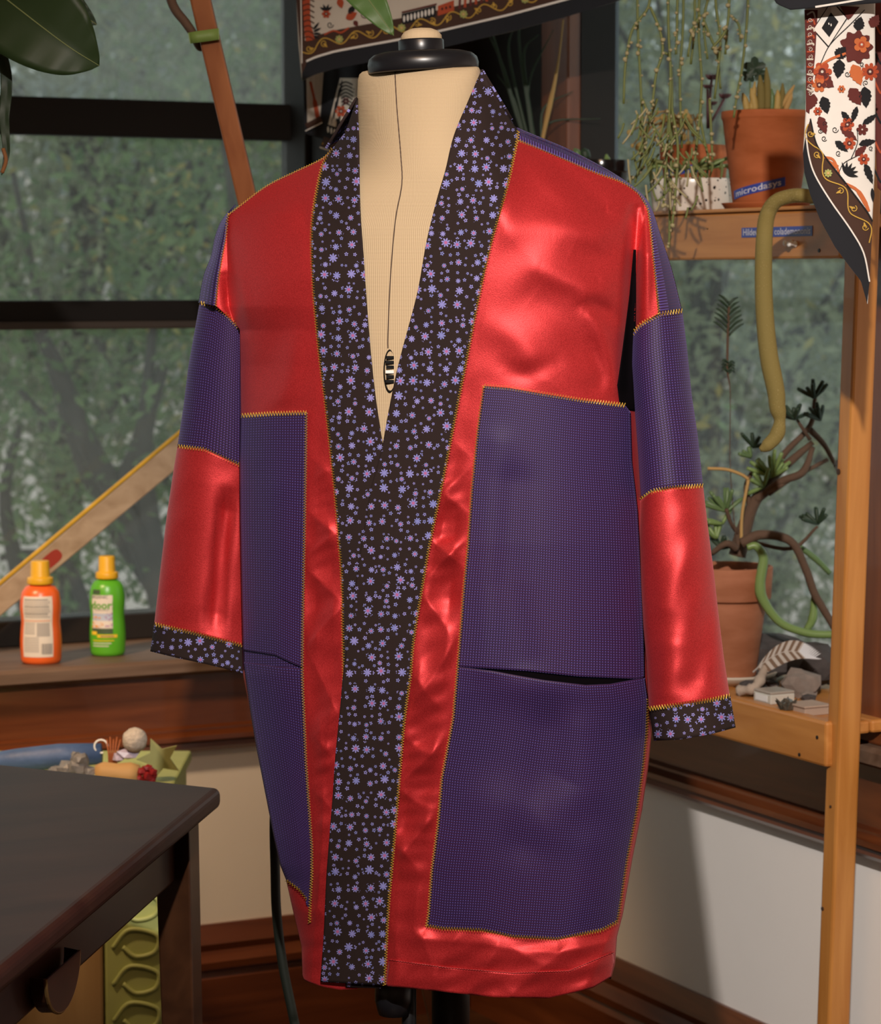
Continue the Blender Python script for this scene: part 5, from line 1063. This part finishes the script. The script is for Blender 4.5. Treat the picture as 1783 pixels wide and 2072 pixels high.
diamond(1680, 48, 36, 48, 'black', 2); diamond(1680, 48, 33, 45, 'white', 3); diamond(1680, 50, 17, 25, 'black', 4); p.line([(1677, 46), (1678, 50)], 2, 'white', 5); p.line([(1682, 48), (1682, 53)], 2, 'white', 5)
p.strip([(1700, 12), (1740, 14)], [(1716, 40), (1722, 36)], 'maroon', 2); p.line([(1660, 130), (1680, 90), (1720, 50), (1750, 20)], 1.6, 'black', 2)
p.fan([(1733 + r * math.cos(t), 95 + r * 1.0 * math.sin(t)) for t, r in ((t, 31 + 4 * math.cos(9 * t)) for t in np.linspace(0, 6.28, 46)[:-1])], 'maroon', 2); p.flower(1744, 90, 17, 'orange', 'red', 5, 3)
for x, y, l, w, a, c in ((1735, 62, 26, 9, -1.3, 'black'), (1762, 55, 26, 9, -1.0, 'maroon'), (1693, 118, 26, 10, -.9, 'black'), (1700, 120, 34, 10, 1.7, 'black'), (1726, 130, 40, 11, 1.2, 'orange'), (1650, 150, 40, 13, .6, 'maroon'), (1665, 195, 32, 9, 1.3, 'black'), (1648, 190, 30, 9, 1.9, 'maroon'), (1720, 178, 36, 11, 1.0, 'maroon'), (1750, 175, 38, 10, 1.5, 'black'), (1658, 235, 34, 8, 1.2, 'maroon'), (1703, 225, 30, 5, .9, 'black'), (1735, 215, 32, 5, 1.9, 'black'), (1745, 252, 34, 5, -.6, 'black'), (1738, 292, 32, 6, -.2, 'black'), (1690, 285, 30, 6, .7, 'black'), (1730, 315, 28, 6, -.7, 'maroon'), (1750, 330, 40, 6, 1.2, 'black'), (1700, 255, 40, 7, .7, 'maroon')): p.leaf(x, y, l * 1.15, w * 1.2, a, c, 2, .12)
p.flower(1664, 145, 20, 'red'); p.flower(1658, 172, 15, 'orange'); p.flower(1703, 180, 8, 'orange'); p.flower(1761, 145, 18, 'red', 'maroon', 9); p.flower(1715, 252, 14, 'red'); p.flower(1745, 262, 12, 'maroon'); p.flower(1719, 290, 13, 'red'); p.flower(1748, 322, 12, 'red', 'maroon'); p.flower(1655, 225, 9, 'red')
p.line([(1650, 140), (1680, 120), (1712, 108)], 5, 'orange', 2); p.line([(1722, 322), (1735, 290), (1735, 262)], 1.6, 'black', 2); p.line([(1697, 350), (1708, 330), (1735, 315)], 1.4, 'black', 2)
for x, y, r, a in ((1715, 150, 6, 0), (1745, 130, 5, 1), (1752, 168, 6, 2), (1690, 262, 7, 0), (1697, 310, 6, 1), (1670, 250, 5, 2), (1668, 280, 6, .5), (1660, 265, 5, 0), (1763, 300, 5, 1)): p.curl(x, y, r, a, 'black', 1.3)
for k in range(6): p.leaf(1712, 352, 26, 3.2, -1.9 + k * .42, 'black', 3)
p.strip([(1672, 320), (1690, 342)], [(1668, 318), (1698, 335)], 'orange', 2); p.line([(1668, 318), (1685, 322), (1694, 338), (1698, 352)], 5, 'orange', 2); p.line([(1712, 372), (1735, 385), (1752, 412), (1758, 428)], [6, 9, 7], 'orange', 2); p.leaf(1765, 380, 30, 4, 1.5, 'black')
p.done(bc2)
bh = thing('bandana', 'dark hemmed bandana edge across the top right corner of the window', 'bandana', U(1680, 0, 3.14)); YH = lambda x, y: 3.105 + .004 * math.sin(x / 25)
cloth(bh, [(1560, -120), (1562, -10), (1572, 8), (1600, 20)], [(1830, -120), (1830, -20), (1830, -5), (1830, 2)], YH, PC['navy'], 40, 20); p = Print(YH); p.line([(1650, 14), (1700, 6), (1830, -16)], 4, 'white'); p.done(bh)
bd = thing('bandana', 'dark red bandana edge at the right border beside the white bandana', 'bandana', U(1790, 150, 3.25)); YD = lambda x, y: 3.25
cloth(bd, [(1768, -60), (1768, 200), (1776, 380)], [(1840, -60), (1840, 250), (1820, 420)], YD, PC['maroon'], 8, 30); p = Print(YD); [p.line([(1768, 40 + k * 60), (1785, 70 + k * 60), (1800, 40 + k * 60)], 4, 'black' if k % 2 else 'red') for k in range(6)]; p.done(bd)

# ------------------------------------------------------------------ bottles on the sill
def bottle(name, label, px, q, col, H, R, print_fn, labc):
    P = RP(atq(px, 1300, q)[0], q, ZSILL); t = thing(name, label, 'bottle', P); h = H * .775
    prof = [(0, 0), (.78, 0), (.92, .02), (.97, .06), (1, .22), (1, .30), (.97, .42), (.93, .52), (.96, .62), (.99, .70), (.97, .80), (.90, .90), (.72, .965), (.5, .99), (.5, 1.02), (0, 1.02)]
    zz = np.array([c for a, c in prof][1:]); aa = np.array([a for a, c in prof][1:])
    b = MB(); b.lathe([(a * R, c * h) for a, c in prof], P, 48, 1, .8, Matrix.Rotation(face(P) + math.pi / 2, 3, 'Z')); b.build('bottle_body', plain(name + '_plastic', col, .3, var=.06), t, smooth=True)
    cp = plain('yellow_cap', (.72, .40, .015), .4) if 'yellow_cap' not in bpy.data.materials else bpy.data.materials['yellow_cap']
    b = MB(); b.lathe([(0, h), (R * .62, h), (R * .64, h + .002), (R * .62, h + H * .062), (R * .48, h + H * .070), (R * .47, h + H * .075), (R * .445, H - .002), (R * .42, H), (0, H)], P, 40); b.build('cap', cp, t, smooth=True, bevel=.0008)
    A = face(P)
    def S(u, v, off):      # u in -1..1 across front, v in 0..1 up the body
        r = float(np.interp(v, zz[:-3], aa[:-3])) * R; ang = u; x = math.sin(ang) * r; y = math.cos(ang) * r * .8
        f = Vector((math.cos(A), math.sin(A), 0)); s = Vector((-math.sin(A), math.cos(A), 0)); n = (s * math.sin(ang) * .8 + f * math.cos(ang)).normalized()
        return P + s * x + f * y + Vector((0, 0, v * h)) + n * off
    def patch(u0, u1, v0, v1, m, off, name='label_print', n=10, k=6):
        b = MB(); vs = [S(u0 + (u1 - u0) * i / n, v0 + (v1 - v0) * j / k, off) for j in range(k + 1) for i in range(n + 1)]
        b.add(vs, [(j * (n + 1) + i, j * (n + 1) + i + 1, (j + 1) * (n + 1) + i + 1, (j + 1) * (n + 1) + i) for j in range(k) for i in range(n)]); return b.build(name, m, t, smooth=True)
    print_fn(S, patch, t, R)
    return t
mt = {k: plain('label_' + k, c, .5, var=.05) for k, c in dict(paper=(.72, .66, .58), grey=(.40, .37, .34), dgrey=(.16, .15, .15), peach=(.75, .45, .32), green=(.13, .38, .04), orange=(.80, .33, .03), pink=(.42, .20, .40), yellow=(.82, .55, .03), dark=(.05, .09, .04), sky=(.45, .52, .65)).items()}
def pr_orange(S, patch, t, R):
    patch(-1.0, .62, .10, .86, mt['paper'], .0003, 'paper_label', 20, 16); q = random.Random(1)
    for k in range(11): patch(-.9, .35 + q.random() * .15, .815 - k * .022, .827 - k * .022, mt['grey'] if k % 4 else mt['dgrey'], .0006, 'text_line', 6, 1)
    patch(-.95, .5, .545, .565, mt['peach'], .0006, 'text_line', 8, 1)
    for k in range(8): patch(-.9, -.30, .52 - k * .019, .530 - k * .019, mt['grey'], .0006, 'text_line', 4, 1)
    patch(-.20, .45, .36, .53, mt['grey'], .0005, 'text_block', 6, 3)
    for k in range(9): patch(-.9, -.1, .34 - k * .022, .351 - k * .022, mt['grey'], .0006, 'text_line', 4, 1)
    for k in range(12): patch(.02 + k * .045, .02 + k * .045 + (.028 if k % 3 else .015), .135, .27, mt['dgrey'], .0006, 'barcode_bar', 1, 2)
def pr_green(S, patch, t, R):
    patch(-1.0, .30, .30, .80, mt['paper'], .0003, 'paper_label', 20, 10); patch(-1.0, .30, .47, .56, mt['sky'], .0005, 'label_print'); patch(-1.0, .30, .30, .37, mt['dark'], .0005, 'label_print')
    def wr(s, u, v, size, m, bold=0):
        vs, fs = text_mesh(s, size, bold); b = MB(); b.add([S(u + x / R, v + y / .129, .0009) for x, y in vs], fs); b.build('lettering', m, t)
    patch(-.95, -.42, .81, .87, mt['dark'], .0007, 'brand_oval', 6, 3); wr('ORGANIC', -.52, .775, .0075, mt['dgrey'], .0001); wr('Indoor!', -.52, .665, .0185, mt['green'], .0005); patch(-.75, .05, .60, .612, mt['grey'], .0006, 'text_line', 6, 1)
    q = random.Random(4)
    for k in range(46):
        pink = k < 20; u = q.uniform(-.15, .28) if pink else q.uniform(-.98, -.25); v = q.uniform(.38, .60) if pink else q.uniform(.36, .52); b = MB(); c = S(u, v, .0007 + .00002 * k); e1 = S(u + .03, v, .0007) - S(u, v, .0007); e2 = Vector((0, 0, e1.length)); r = q.uniform(1.2, 2.2)
        b.add([c] + [c + (e1 * math.cos(a) + e2 * math.sin(a)) * r * (.8 + .2 * math.cos(5 * a)) for a in np.linspace(0, 6.28, 16)[:-1]], [(0, i + 1, (i + 1) % 15 + 1) for i in range(15)]); b.build('printed_flower', mt['pink'] if pink else mt['orange'], t)
    patch(-1.0, -.62, .285, .33, mt['yellow'], .0008, 'banner', 5, 2); patch(-.60, .55, .25, .29, mt['yellow'], .0008, 'banner', 8, 2); patch(-.4, .35, .262, .276, mt['dgrey'], .0010, 'text_line', 6, 1)
    for k in range(3): patch(-.9, .35 - k * .15, .205 - k * .035, .217 - k * .035, mt['yellow'] if k == 0 else mt['paper'], .0008, 'text_line', 6, 1)
bottle('orange_bottle', 'orange plant food bottle with yellow cap and white text label on the window sill', 83, -.015, (.80, .13, .02), .172, .0345, pr_orange, 0)
bottle('green_bottle', 'green plant food bottle with yellow cap and flower label reading Indoor on the sill', 218, -.055, (.10, .42, .02), .170, .0305, pr_green, 0)
# measuring stick leaning across the window
lv = thing('wooden_stick', 'long pale stick with yellow edge and red end mark leaning diagonally across the left window', 'stick', RP(*[atq(-78, 1300, -.13)[0], -.13, ZSILL]))
def sq(px, py, q): p_, z_ = atq(px, py, q); return RP(p_, q, z_)
def slab(name, quad, q0, q1, mat):
    b = MB(); b.hexa([sq(x, y, q0) for x, y in quad] + [sq(x, y, q1) for x, y in quad]); return b.build(name, mat, lv, bevel=.002)
slab('stick_face', [(-90, 1262), (-55, 1293), (560, 780), (560, 715)], -.155, -.135, wood('pale_stick', (.33, .24, .16), (.50, .39, .28), .35, 'X', 10, 10))
slab('yellow_edge', [(-90, 1262), (560, 715), (560, 705), (-90, 1250)], -.157, -.133, plain('yellow_paint', (.60, .36, .03), .5, var=.4, scale=30))
b = MB(); c0 = (104, 1132); a = math.atan2(-.84, 1)
vs = []
for k in range(28):
    t = 2 * math.pi * k / 28; u = 24 * np.sign(math.cos(t)) * abs(math.cos(t)) ** .6; v = 13 * np.sign(math.sin(t)) * abs(math.sin(t)) ** .7; vs.append((c0[0] + u * math.cos(a) - v * math.sin(a), c0[1] + u * math.sin(a) + v * math.cos(a)))
b.add([sq(x, y, -.1345) for x, y in vs] + [sq(x, y, -.136) for x, y in vs], [tuple(range(28))] + [(i, (i + 1) % 28, 28 + (i + 1) % 28, 28 + i) for i in range(28)]); b.build('red_mark', plain('red_paint', (.33, .035, .02), .5), lv)

# ------------------------------------------------------------------ dark table
ZT = .69; TA = atz(448, 1593, ZT); TB = atz(-420, 1500, ZT); TD = atz(0, 1962, ZT); fdir = (TB - TA).normalized(); ddir = (TD - TA).normalized(); Lf = 1.05; Ld = 1.0
tb = thing('wooden_table', 'dark stained old wooden table with rounded edge at the lower left', 'table', Vector((TA.x, TA.y, 0)))
def TP(a, b, z): return TA + fdir * a + ddir * b + Vector((0, 0, z - ZT))
def tbox(name, a0, a1, b0, b1, z0, z1, mat='tabledge', bev=.004, seg=2):
    m = MB(); m.hexa([TP(a, b, z) for z in (z0, z1) for a, b in ((a0, b0), (a1, b0), (a1, b1), (a0, b1))]); o = m.build(name, M[mat], tb, bevel=bev)
    return o
o = tbox('tabletop', 0, Lf, 0, Ld, ZT - .026, ZT, 'table', .009)
o.modifiers['bevel'].segments = 4
tbox('apron', .045, .065, .07, Ld - .07, ZT - .105, ZT - .026); tbox('apron', .07, Lf - .07, .045, .065, ZT - .105, ZT - .026); tbox('apron', .07, Lf - .07, Ld - .065, Ld - .045, ZT - .105, ZT - .026); tbox('apron', Lf - .065, Lf - .045, .07, Ld - .07, ZT - .105, ZT - .026)
for a, b in ((.025, .03), (Lf - .08, .03), (.025, Ld - .09), (Lf - .08, Ld - .09)):
    m = MB(); w = .052; sa = -.012 if a < .5 else .012; sb = -.012 if b < .5 else .012
    m.hexa([TP(a + sa + x * w * .8 + .005, b + sb + y * w * .8 + .005, 0) for x, y in ((0, 0), (1, 0), (1, 1), (0, 1))] + [TP(a + x * w, b + y * w, ZT - .026) for x, y in ((0, 0), (1, 0), (1, 1), (0, 1))]); m.build('leg', M['tabledge'], tb, bevel=.003)
# half-round pull on the apron
pc = TP(.044, .62, ZT - .066); m = MB(); vs = []; brass = plain('old_brass', (.28, .17, .06), .4, .6)
nrm = (fdir * -1).normalized()
for k in range(17):
    t = math.pi + math.pi * k / 16; x, z = math.cos(t) * .062, math.sin(t) * .050
    vs += [pc + ddir * x + Vector((0, 0, z)) + nrm * .002, pc + ddir * x * .95 + Vector((0, 0, z * .95)) + nrm * .020]
m.add(vs, [(2 * k, 2 * k + 1, 2 * k + 3, 2 * k + 2) for k in range(16)]); m.add([pc + nrm * .02] + vs[1::2], [(0, k + 1, k + 2) for k in range(16)]); dp = m.build('drawer_pull', M['tabledge'], tb, solid=.002)
m = MB(); m.tube([v for v in vs[1::2]], .0022, 6); m.build('pull_rim', brass, dp)
# ------------------------------------------------------------------ green cabinet and finds on it
ZG = .575; YG = 3.86
gc = thing('green_cabinet', 'yellow green painted cabinet with raised swirls standing behind the dark table', 'cabinet', (U(150, 2000, 4.0).x, 4.0, 0)); x0 = U(-140, 1600, YG).x; x1 = U(338, 1600, YG).x; xm = U(208, 1600, YG).x
gp = plain('yellow_green_paint', (.36, .40, .13), .55, var=.12); tn = wood('tan_side_wood', (.30, .18, .07), (.42, .27, .12), .5, 'Z', 9, 9)
def gbox(name, a0, a1, b0, b1, z0, z1, mat): m = MB(); m.box(a0, a1, b0, b1, z0, z1); return m.build(name, mat, gc, bevel=.004)
gd = gbox('door', xm, x1 - .004, YG, YG + .02, .02, ZG - .02, gp); gbox('body', x0, x1, YG + .021, YG + .30, 0, ZG - .019, gp); gbox('top', x0 - .006, x1 + .008, YG - .008, YG + .305, ZG - .018, ZG, gp); gbox('side_stile', x0, xm - .003, YG, YG + .02, .02, ZG - .02, tn)
for k in range(9):
    z = .50 - k * .055; m = MB(); xc = (xm + x1) / 2; m.tube(smooth_path([(xc - .035, YG - .001, z), (xc - .01, YG - .003, z + .028), (xc + .03, YG - .003, z + .020), (xc + .028, YG - .003, z - .004), (xc, YG - .003, z - .012), (xc - .02, YG - .002, z + .002)]), .0035, 8); m.build('raised_swirl', gp, gd, smooth=True)
def gpt(px, dY, h=0): P = U(px, 1500, YG + dY); P.z = ZG + h; return P
def put(b, name, mat, label, cat, smooth=True, zfix=True, z0=None):
    if zfix:
        zm = min(v[2] for v in b.v); d = (z0 if z0 is not None else ZG) - zm; b.v = [(x, y, z + d) for x, y, z in b.v]
    return tag(b.build(name, mat, smooth=smooth), label, cat)
b = MB(); b.tube([gpt(-60, .10, .018), gpt(40, .10, .026), gpt(120, .10, .032), gpt(205, .10, .036)], [.014, .018, .019, .016], 14); bl = put(b, 'blue_roll', plain('blue_cloth', (.045, .085, .19), .55, var=.3, scale=40, bump=.6, bscale=60), 'blue rolled cloth lying on the green cabinet behind the table', 'cloth')
m = MB(); P = gpt(205, .09, .045); m.tube([P + Vector((.010 * math.cos(t), -.003, .010 * math.sin(t))) for t in np.linspace(0, 5, 14)], .0014, 6); tie_ = m.build('tie', M['white'], bl)
b = MB(); P = gpt(150, .02)
for k, (dx, dz, r) in enumerate(((-.028, .010, .013), (-.012, .014, .015), (.004, .016, .016), (.018, .012, .012), (.008, .030, .012), (.002, .036, .008))): b.ico(P + Vector((dx, 0, dz)), r, 2, .25, seed=k)
put(b, 'grey_crystal', plain('grey_crystal', (.17, .155, .14), .5, .1, var=.4, scale=120, bump=.5), 'rough grey crystal cluster beside the blue roll behind the table', 'crystal', False)
b = MB(); P = gpt(235, .02); b.tube([P + Vector((-.030, 0, .017)), P + Vector((-.018, 0, .018)), P + Vector((0, 0, .0175)), P + Vector((.02, 0, .0165)), P + Vector((.034, 0, .016))], [.0125, .0165, .0145, .0172, .0135], 9)
lg = put(b, 'wood_chunk', wood('tan_log', (.32, .17, .05), (.50, .30, .11), .7, 'X', 14, 6), 'short tan chunk of wood between crystals on the green cabinet', 'wood')
b = MB(); b.ico(gpt(258, .035, .040), .012, 1, .35, (1.4, 1, .8), 3); b.ico(gpt(240, .035, .036), .008, 1, .35, seed=5); put(b, 'amethyst', plain('pale_amethyst', (.36, .31, .38), .2, var=.4, scale=150), 'pale violet crystal resting on the tan wood chunk', 'crystal', False, z0=ZG + .030)
b = MB(); b.ico(gpt(273, .03, .062), .0185, 3, .04, seed=6); put(b, 'stone_ball', plain('knobbly_stone', (.42, .36, .29), .75, var=.35, scale=160, bump=1.0, bscale=220), 'round knobbly grey stone ball perched above the wood chunk', 'stone', z0=ZG + .046)
b = MB(); P = gpt(297, -.001, .02)
for k in range(13):
    a = k * 2 * math.pi / 13; rr_ = .006 if k % 2 else .0045; b.ico(P + Vector((.0105 * math.cos(a), -.002 * (k % 2), .012 * math.sin(a))), rr_, 1, .3, seed=k)
b.ico(P, .009, 1, .3); put(b, 'red_crystal', plain('dark_red_crystal', (.20, .012, .012), .25, var=.6, scale=200), 'dark red crystal cluster at the end of the tan wood chunk', 'crystal', False)
b = MB(); P = gpt(322, .05, .030); vs = []
for k in range(10):
    a = math.pi / 2 + k * math.pi / 5 + .35; r = .034 if k % 2 == 0 else .016; vs.append((r * math.cos(a), r * math.sin(a)))
for yy_ in (0, .004): b.v += [(P.x + x, P.y + yy_ - z * .3, P.z + z) for x, z in vs]
b.f = [tuple(range(10)), tuple(range(10, 20))[::-1]] + [(i, (i + 1) % 10, 10 + (i + 1) % 10, 10 + i) for i in range(10)]
put(b, 'star_ornament', plain('pale_green_card', (.42, .42, .17), .7), 'pale green star shaped card leaning behind the red crystal', 'ornament', False)
b = MB(); b.ico(gpt(259, -.004, .008), .0085, 2, .05, (1.5, .8, .7)); put(b, 'white_pebble', M['white'], 'smooth white pebble in front of the tan wood chunk', 'pebble')
b = MB(); b.ico(gpt(178, -.004, .008), .008, 2, .12, (1.2, .8, .9), 2); put(b, 'shell', M['white'], 'small white shell left of the tan wood chunk', 'shell')
b = MB()
for k in range(5): b.tube([gpt(222 + k * 3, .05, .0), gpt(220 + k * 4, .05, .04), gpt(216 + k * 7, .05, .062 + .004 * (k % 2))], [.002, .0016, .0008], 5)
put(b, 'coral_sprig', plain('rust_coral', (.30, .08, .02), .7), 'rust red branching sprig beside the stone ball', 'sprig')

# ------------------------------------------------------------------ power cord hanging beside the coat
b = MB(); pts = [(556, 1640, 3.25), (557, 1760, 3.25), (560, 1850, 3.25), (572, 1950, 3.25), (590, 2040, 3.25), (604, 2100, 3.25)]; pp = [U(*p_) for p_ in pts]; e = pp[-1]; pp += [Vector((e.x + .04, e.y - .05, .25)), Vector((e.x + .09, e.y - .08, .01)), Vector((e.x + .2, e.y, .006))]
pp = [Vector((pp[0].x + .05, 3.22, .78)), Vector((pp[0].x + .01, 3.24, .74))] + pp
b.tube(smooth_path(pp, 10), .0062, 10); tag(b.build('power_cord', plain('black_green_rubber', (.010, .014, .010), .5), smooth=True), 'black rubber cord hanging in a curve left of the coat hem', 'cord')

# ------------------------------------------------------------------ outside: slope, trees
def G0(y): return -3.2 + max(0, y - 8) * .16
b = MB(); b.add([(-30, 6, -3.2), (30, 6, -3.2), (30, 8, -3.2), (-30, 8, -3.2), (30, 60, G0(60)), (-30, 60, G0(60))], [(0, 1, 2, 3), (3, 2, 4, 5)]); o = b.build('ground', plain('pinkish_slope', (.56, .48, .44), .95, var=.35, scale=.9)); o['kind'] = 'structure'
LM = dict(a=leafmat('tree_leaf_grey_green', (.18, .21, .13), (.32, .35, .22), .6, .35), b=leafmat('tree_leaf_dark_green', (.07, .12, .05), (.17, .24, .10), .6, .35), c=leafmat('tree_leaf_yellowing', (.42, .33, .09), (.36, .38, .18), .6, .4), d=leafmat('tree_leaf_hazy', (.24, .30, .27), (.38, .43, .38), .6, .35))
tbark = plain('tree_bark', (.05, .042, .036), .9, var=.4, scale=9)
def leaves(cent, rad, n, size, rng):
    cl = max(6, n // 90); cc = rng.normal(size=(cl, 3)); cc /= np.linalg.norm(cc, axis=1)[:, None]; cc *= rng.uniform(.25, 1, (cl, 1)) ** .5; cc = cc * np.array(rad) + np.array(cent)
    c = cc[rng.randint(0, cl, n)] + rng.normal(size=(n, 3)) * np.array(rad) * .13
    a = rng.normal(size=(n, 3)); a /= np.linalg.norm(a, axis=1)[:, None]; b = rng.normal(size=(n, 3)); b -= a * (a * b).sum(1)[:, None]; b /= np.linalg.norm(b, axis=1)[:, None]
    s = size * rng.uniform(.6, 1.3, (n, 1)); V = np.stack([c - a * s, c + b * s * .42, c + a * s, c - b * s * .42], 1).reshape(-1, 3); return V
def tree(label, x, y, top, rad, n, size, mat, seed, extra=0, lean=0, trunk=.12, fork=True, cz=None):
    rng = np.random.RandomState(seed); g0 = G0(y); t = thing('tree', label, 'tree', (x, y, g0)); cz = cz if cz is not None else top - rad[2]
    r_ = random.Random(seed); b = MB(); b.tube(smooth_path([(x, y, g0 - .1), (x + lean * .3, y, (g0 + cz) / 2), (x + lean, y, cz)]), [trunk * 1.1] * 8 + [trunk * .8] * 9, 8); b.build('trunk', tbark, t, smooth=True)
    for k in range(9 if fork else 4):
        a = r_.uniform(0, 6.28); s = r_.uniform(.25, .9); st = Vector((x + lean * s, y, g0 + (cz - g0) * (.45 + .5 * s))); e = Vector((x + lean + math.cos(a) * rad[0] * .8, y + math.sin(a) * rad[1] * .6, cz + r_.uniform(-.3, .8) * rad[2]))
        b = MB(); pth = smooth_path([st, st.lerp(e, .5) + Vector((r_.uniform(-.2, .2), 0, r_.uniform(-.1, .25))), e], 6); b.tube(pth, [trunk * (.5 - .4 * i / len(pth)) for i in range(len(pth))], 6); b.build('branch', tbark, t, smooth=True)
    V = leaves((x + lean, y, cz), rad, n, size, rng); b = MB(); me = [tuple(v) for v in V]; b.v = me; b.f = [(4 * i, 4 * i + 1, 4 * i + 2, 4 * i + 3) for i in range(n)]; b.build('foliage', mat, t, kind='stuff')
    if extra:
        V = leaves((x + lean, y, cz), rad, extra, size, rng); b = MB(); b.v = [tuple(v) for v in V]; b.f = [(4 * i, 4 * i + 1, 4 * i + 2, 4 * i + 3) for i in range(extra)]; b.build('yellow_leaves', LM['c'], t, kind='stuff')
    return t
nt_ = tree('near tree with dark forked trunk filling the lower left window', -1.02, 9.6, 2.6, (1.3, 1.0, 2.2), 9000, .030, LM['b'], 1, 500, .45, .075, cz=.45)
for pts_, r_ in (([(345, 1330), (325, 1200), (290, 1110), (235, 1000), (170, 880), (115, 745), (80, 670)], [.055, .05, .045, .04, .035, .022]), ([(235, 1000), (285, 880), (300, 760), (310, 660)], [.03, .026, .02, .014]), ([(330, 1210), (300, 1040), (290, 900), (330, 740)], [.045, .04, .032, .02]), ([(170, 880), (110, 860), (40, 790)], [.02, .016, .01]), ([(60, 1250), (30, 1130), (10, 1000), (40, 860)], [.035, .03, .022, .012]), ([(200, 1320), (140, 1150), (60, 1120), (0, 1130)], [.03, .022, .016, .01])):
    pxtube(pts_, 9.3, r_, tbark, nt_, 'branch', 8)
tree('slim dark tree close beside the forked tree, next to the left sleeve', -.62, 10.8, 2.6, (.9, .8, 2.0), 6000, .030, LM['b'], 2, 300, -.15, .06, cz=.8)
tree('grey green tree behind the left window rail', -1.9, 13.0, 4.2, (1.9, 1.3, 2.0), 16000, .042, LM['a'], 3, 500, .2, .09, cz=2.0)
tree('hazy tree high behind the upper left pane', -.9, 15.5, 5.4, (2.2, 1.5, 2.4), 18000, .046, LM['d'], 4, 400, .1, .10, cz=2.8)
tree('leafy tree behind the right window above the shelf', 1.05, 11.0, 3.6, (1.3, 1.1, 2.1), 14000, .034, LM['a'], 5, 700, .1, .05, cz=1.5)
tree('grey green tree low behind the right window', 1.7, 12.5, 2.8, (1.8, 1.2, 2.0), 16000, .038, LM['a'], 6, 900, -.2, .06, cz=.2)
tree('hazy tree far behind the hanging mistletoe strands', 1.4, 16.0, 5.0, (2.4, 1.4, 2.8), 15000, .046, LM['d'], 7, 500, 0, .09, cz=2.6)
tree('tree behind the corner post between the two windows', .35, 14.0, 4.6, (1.6, 1.4, 2.6), 8000, .042, LM['a'], 8, 300, 0, .09, cz=1.8)
for k in range(9):
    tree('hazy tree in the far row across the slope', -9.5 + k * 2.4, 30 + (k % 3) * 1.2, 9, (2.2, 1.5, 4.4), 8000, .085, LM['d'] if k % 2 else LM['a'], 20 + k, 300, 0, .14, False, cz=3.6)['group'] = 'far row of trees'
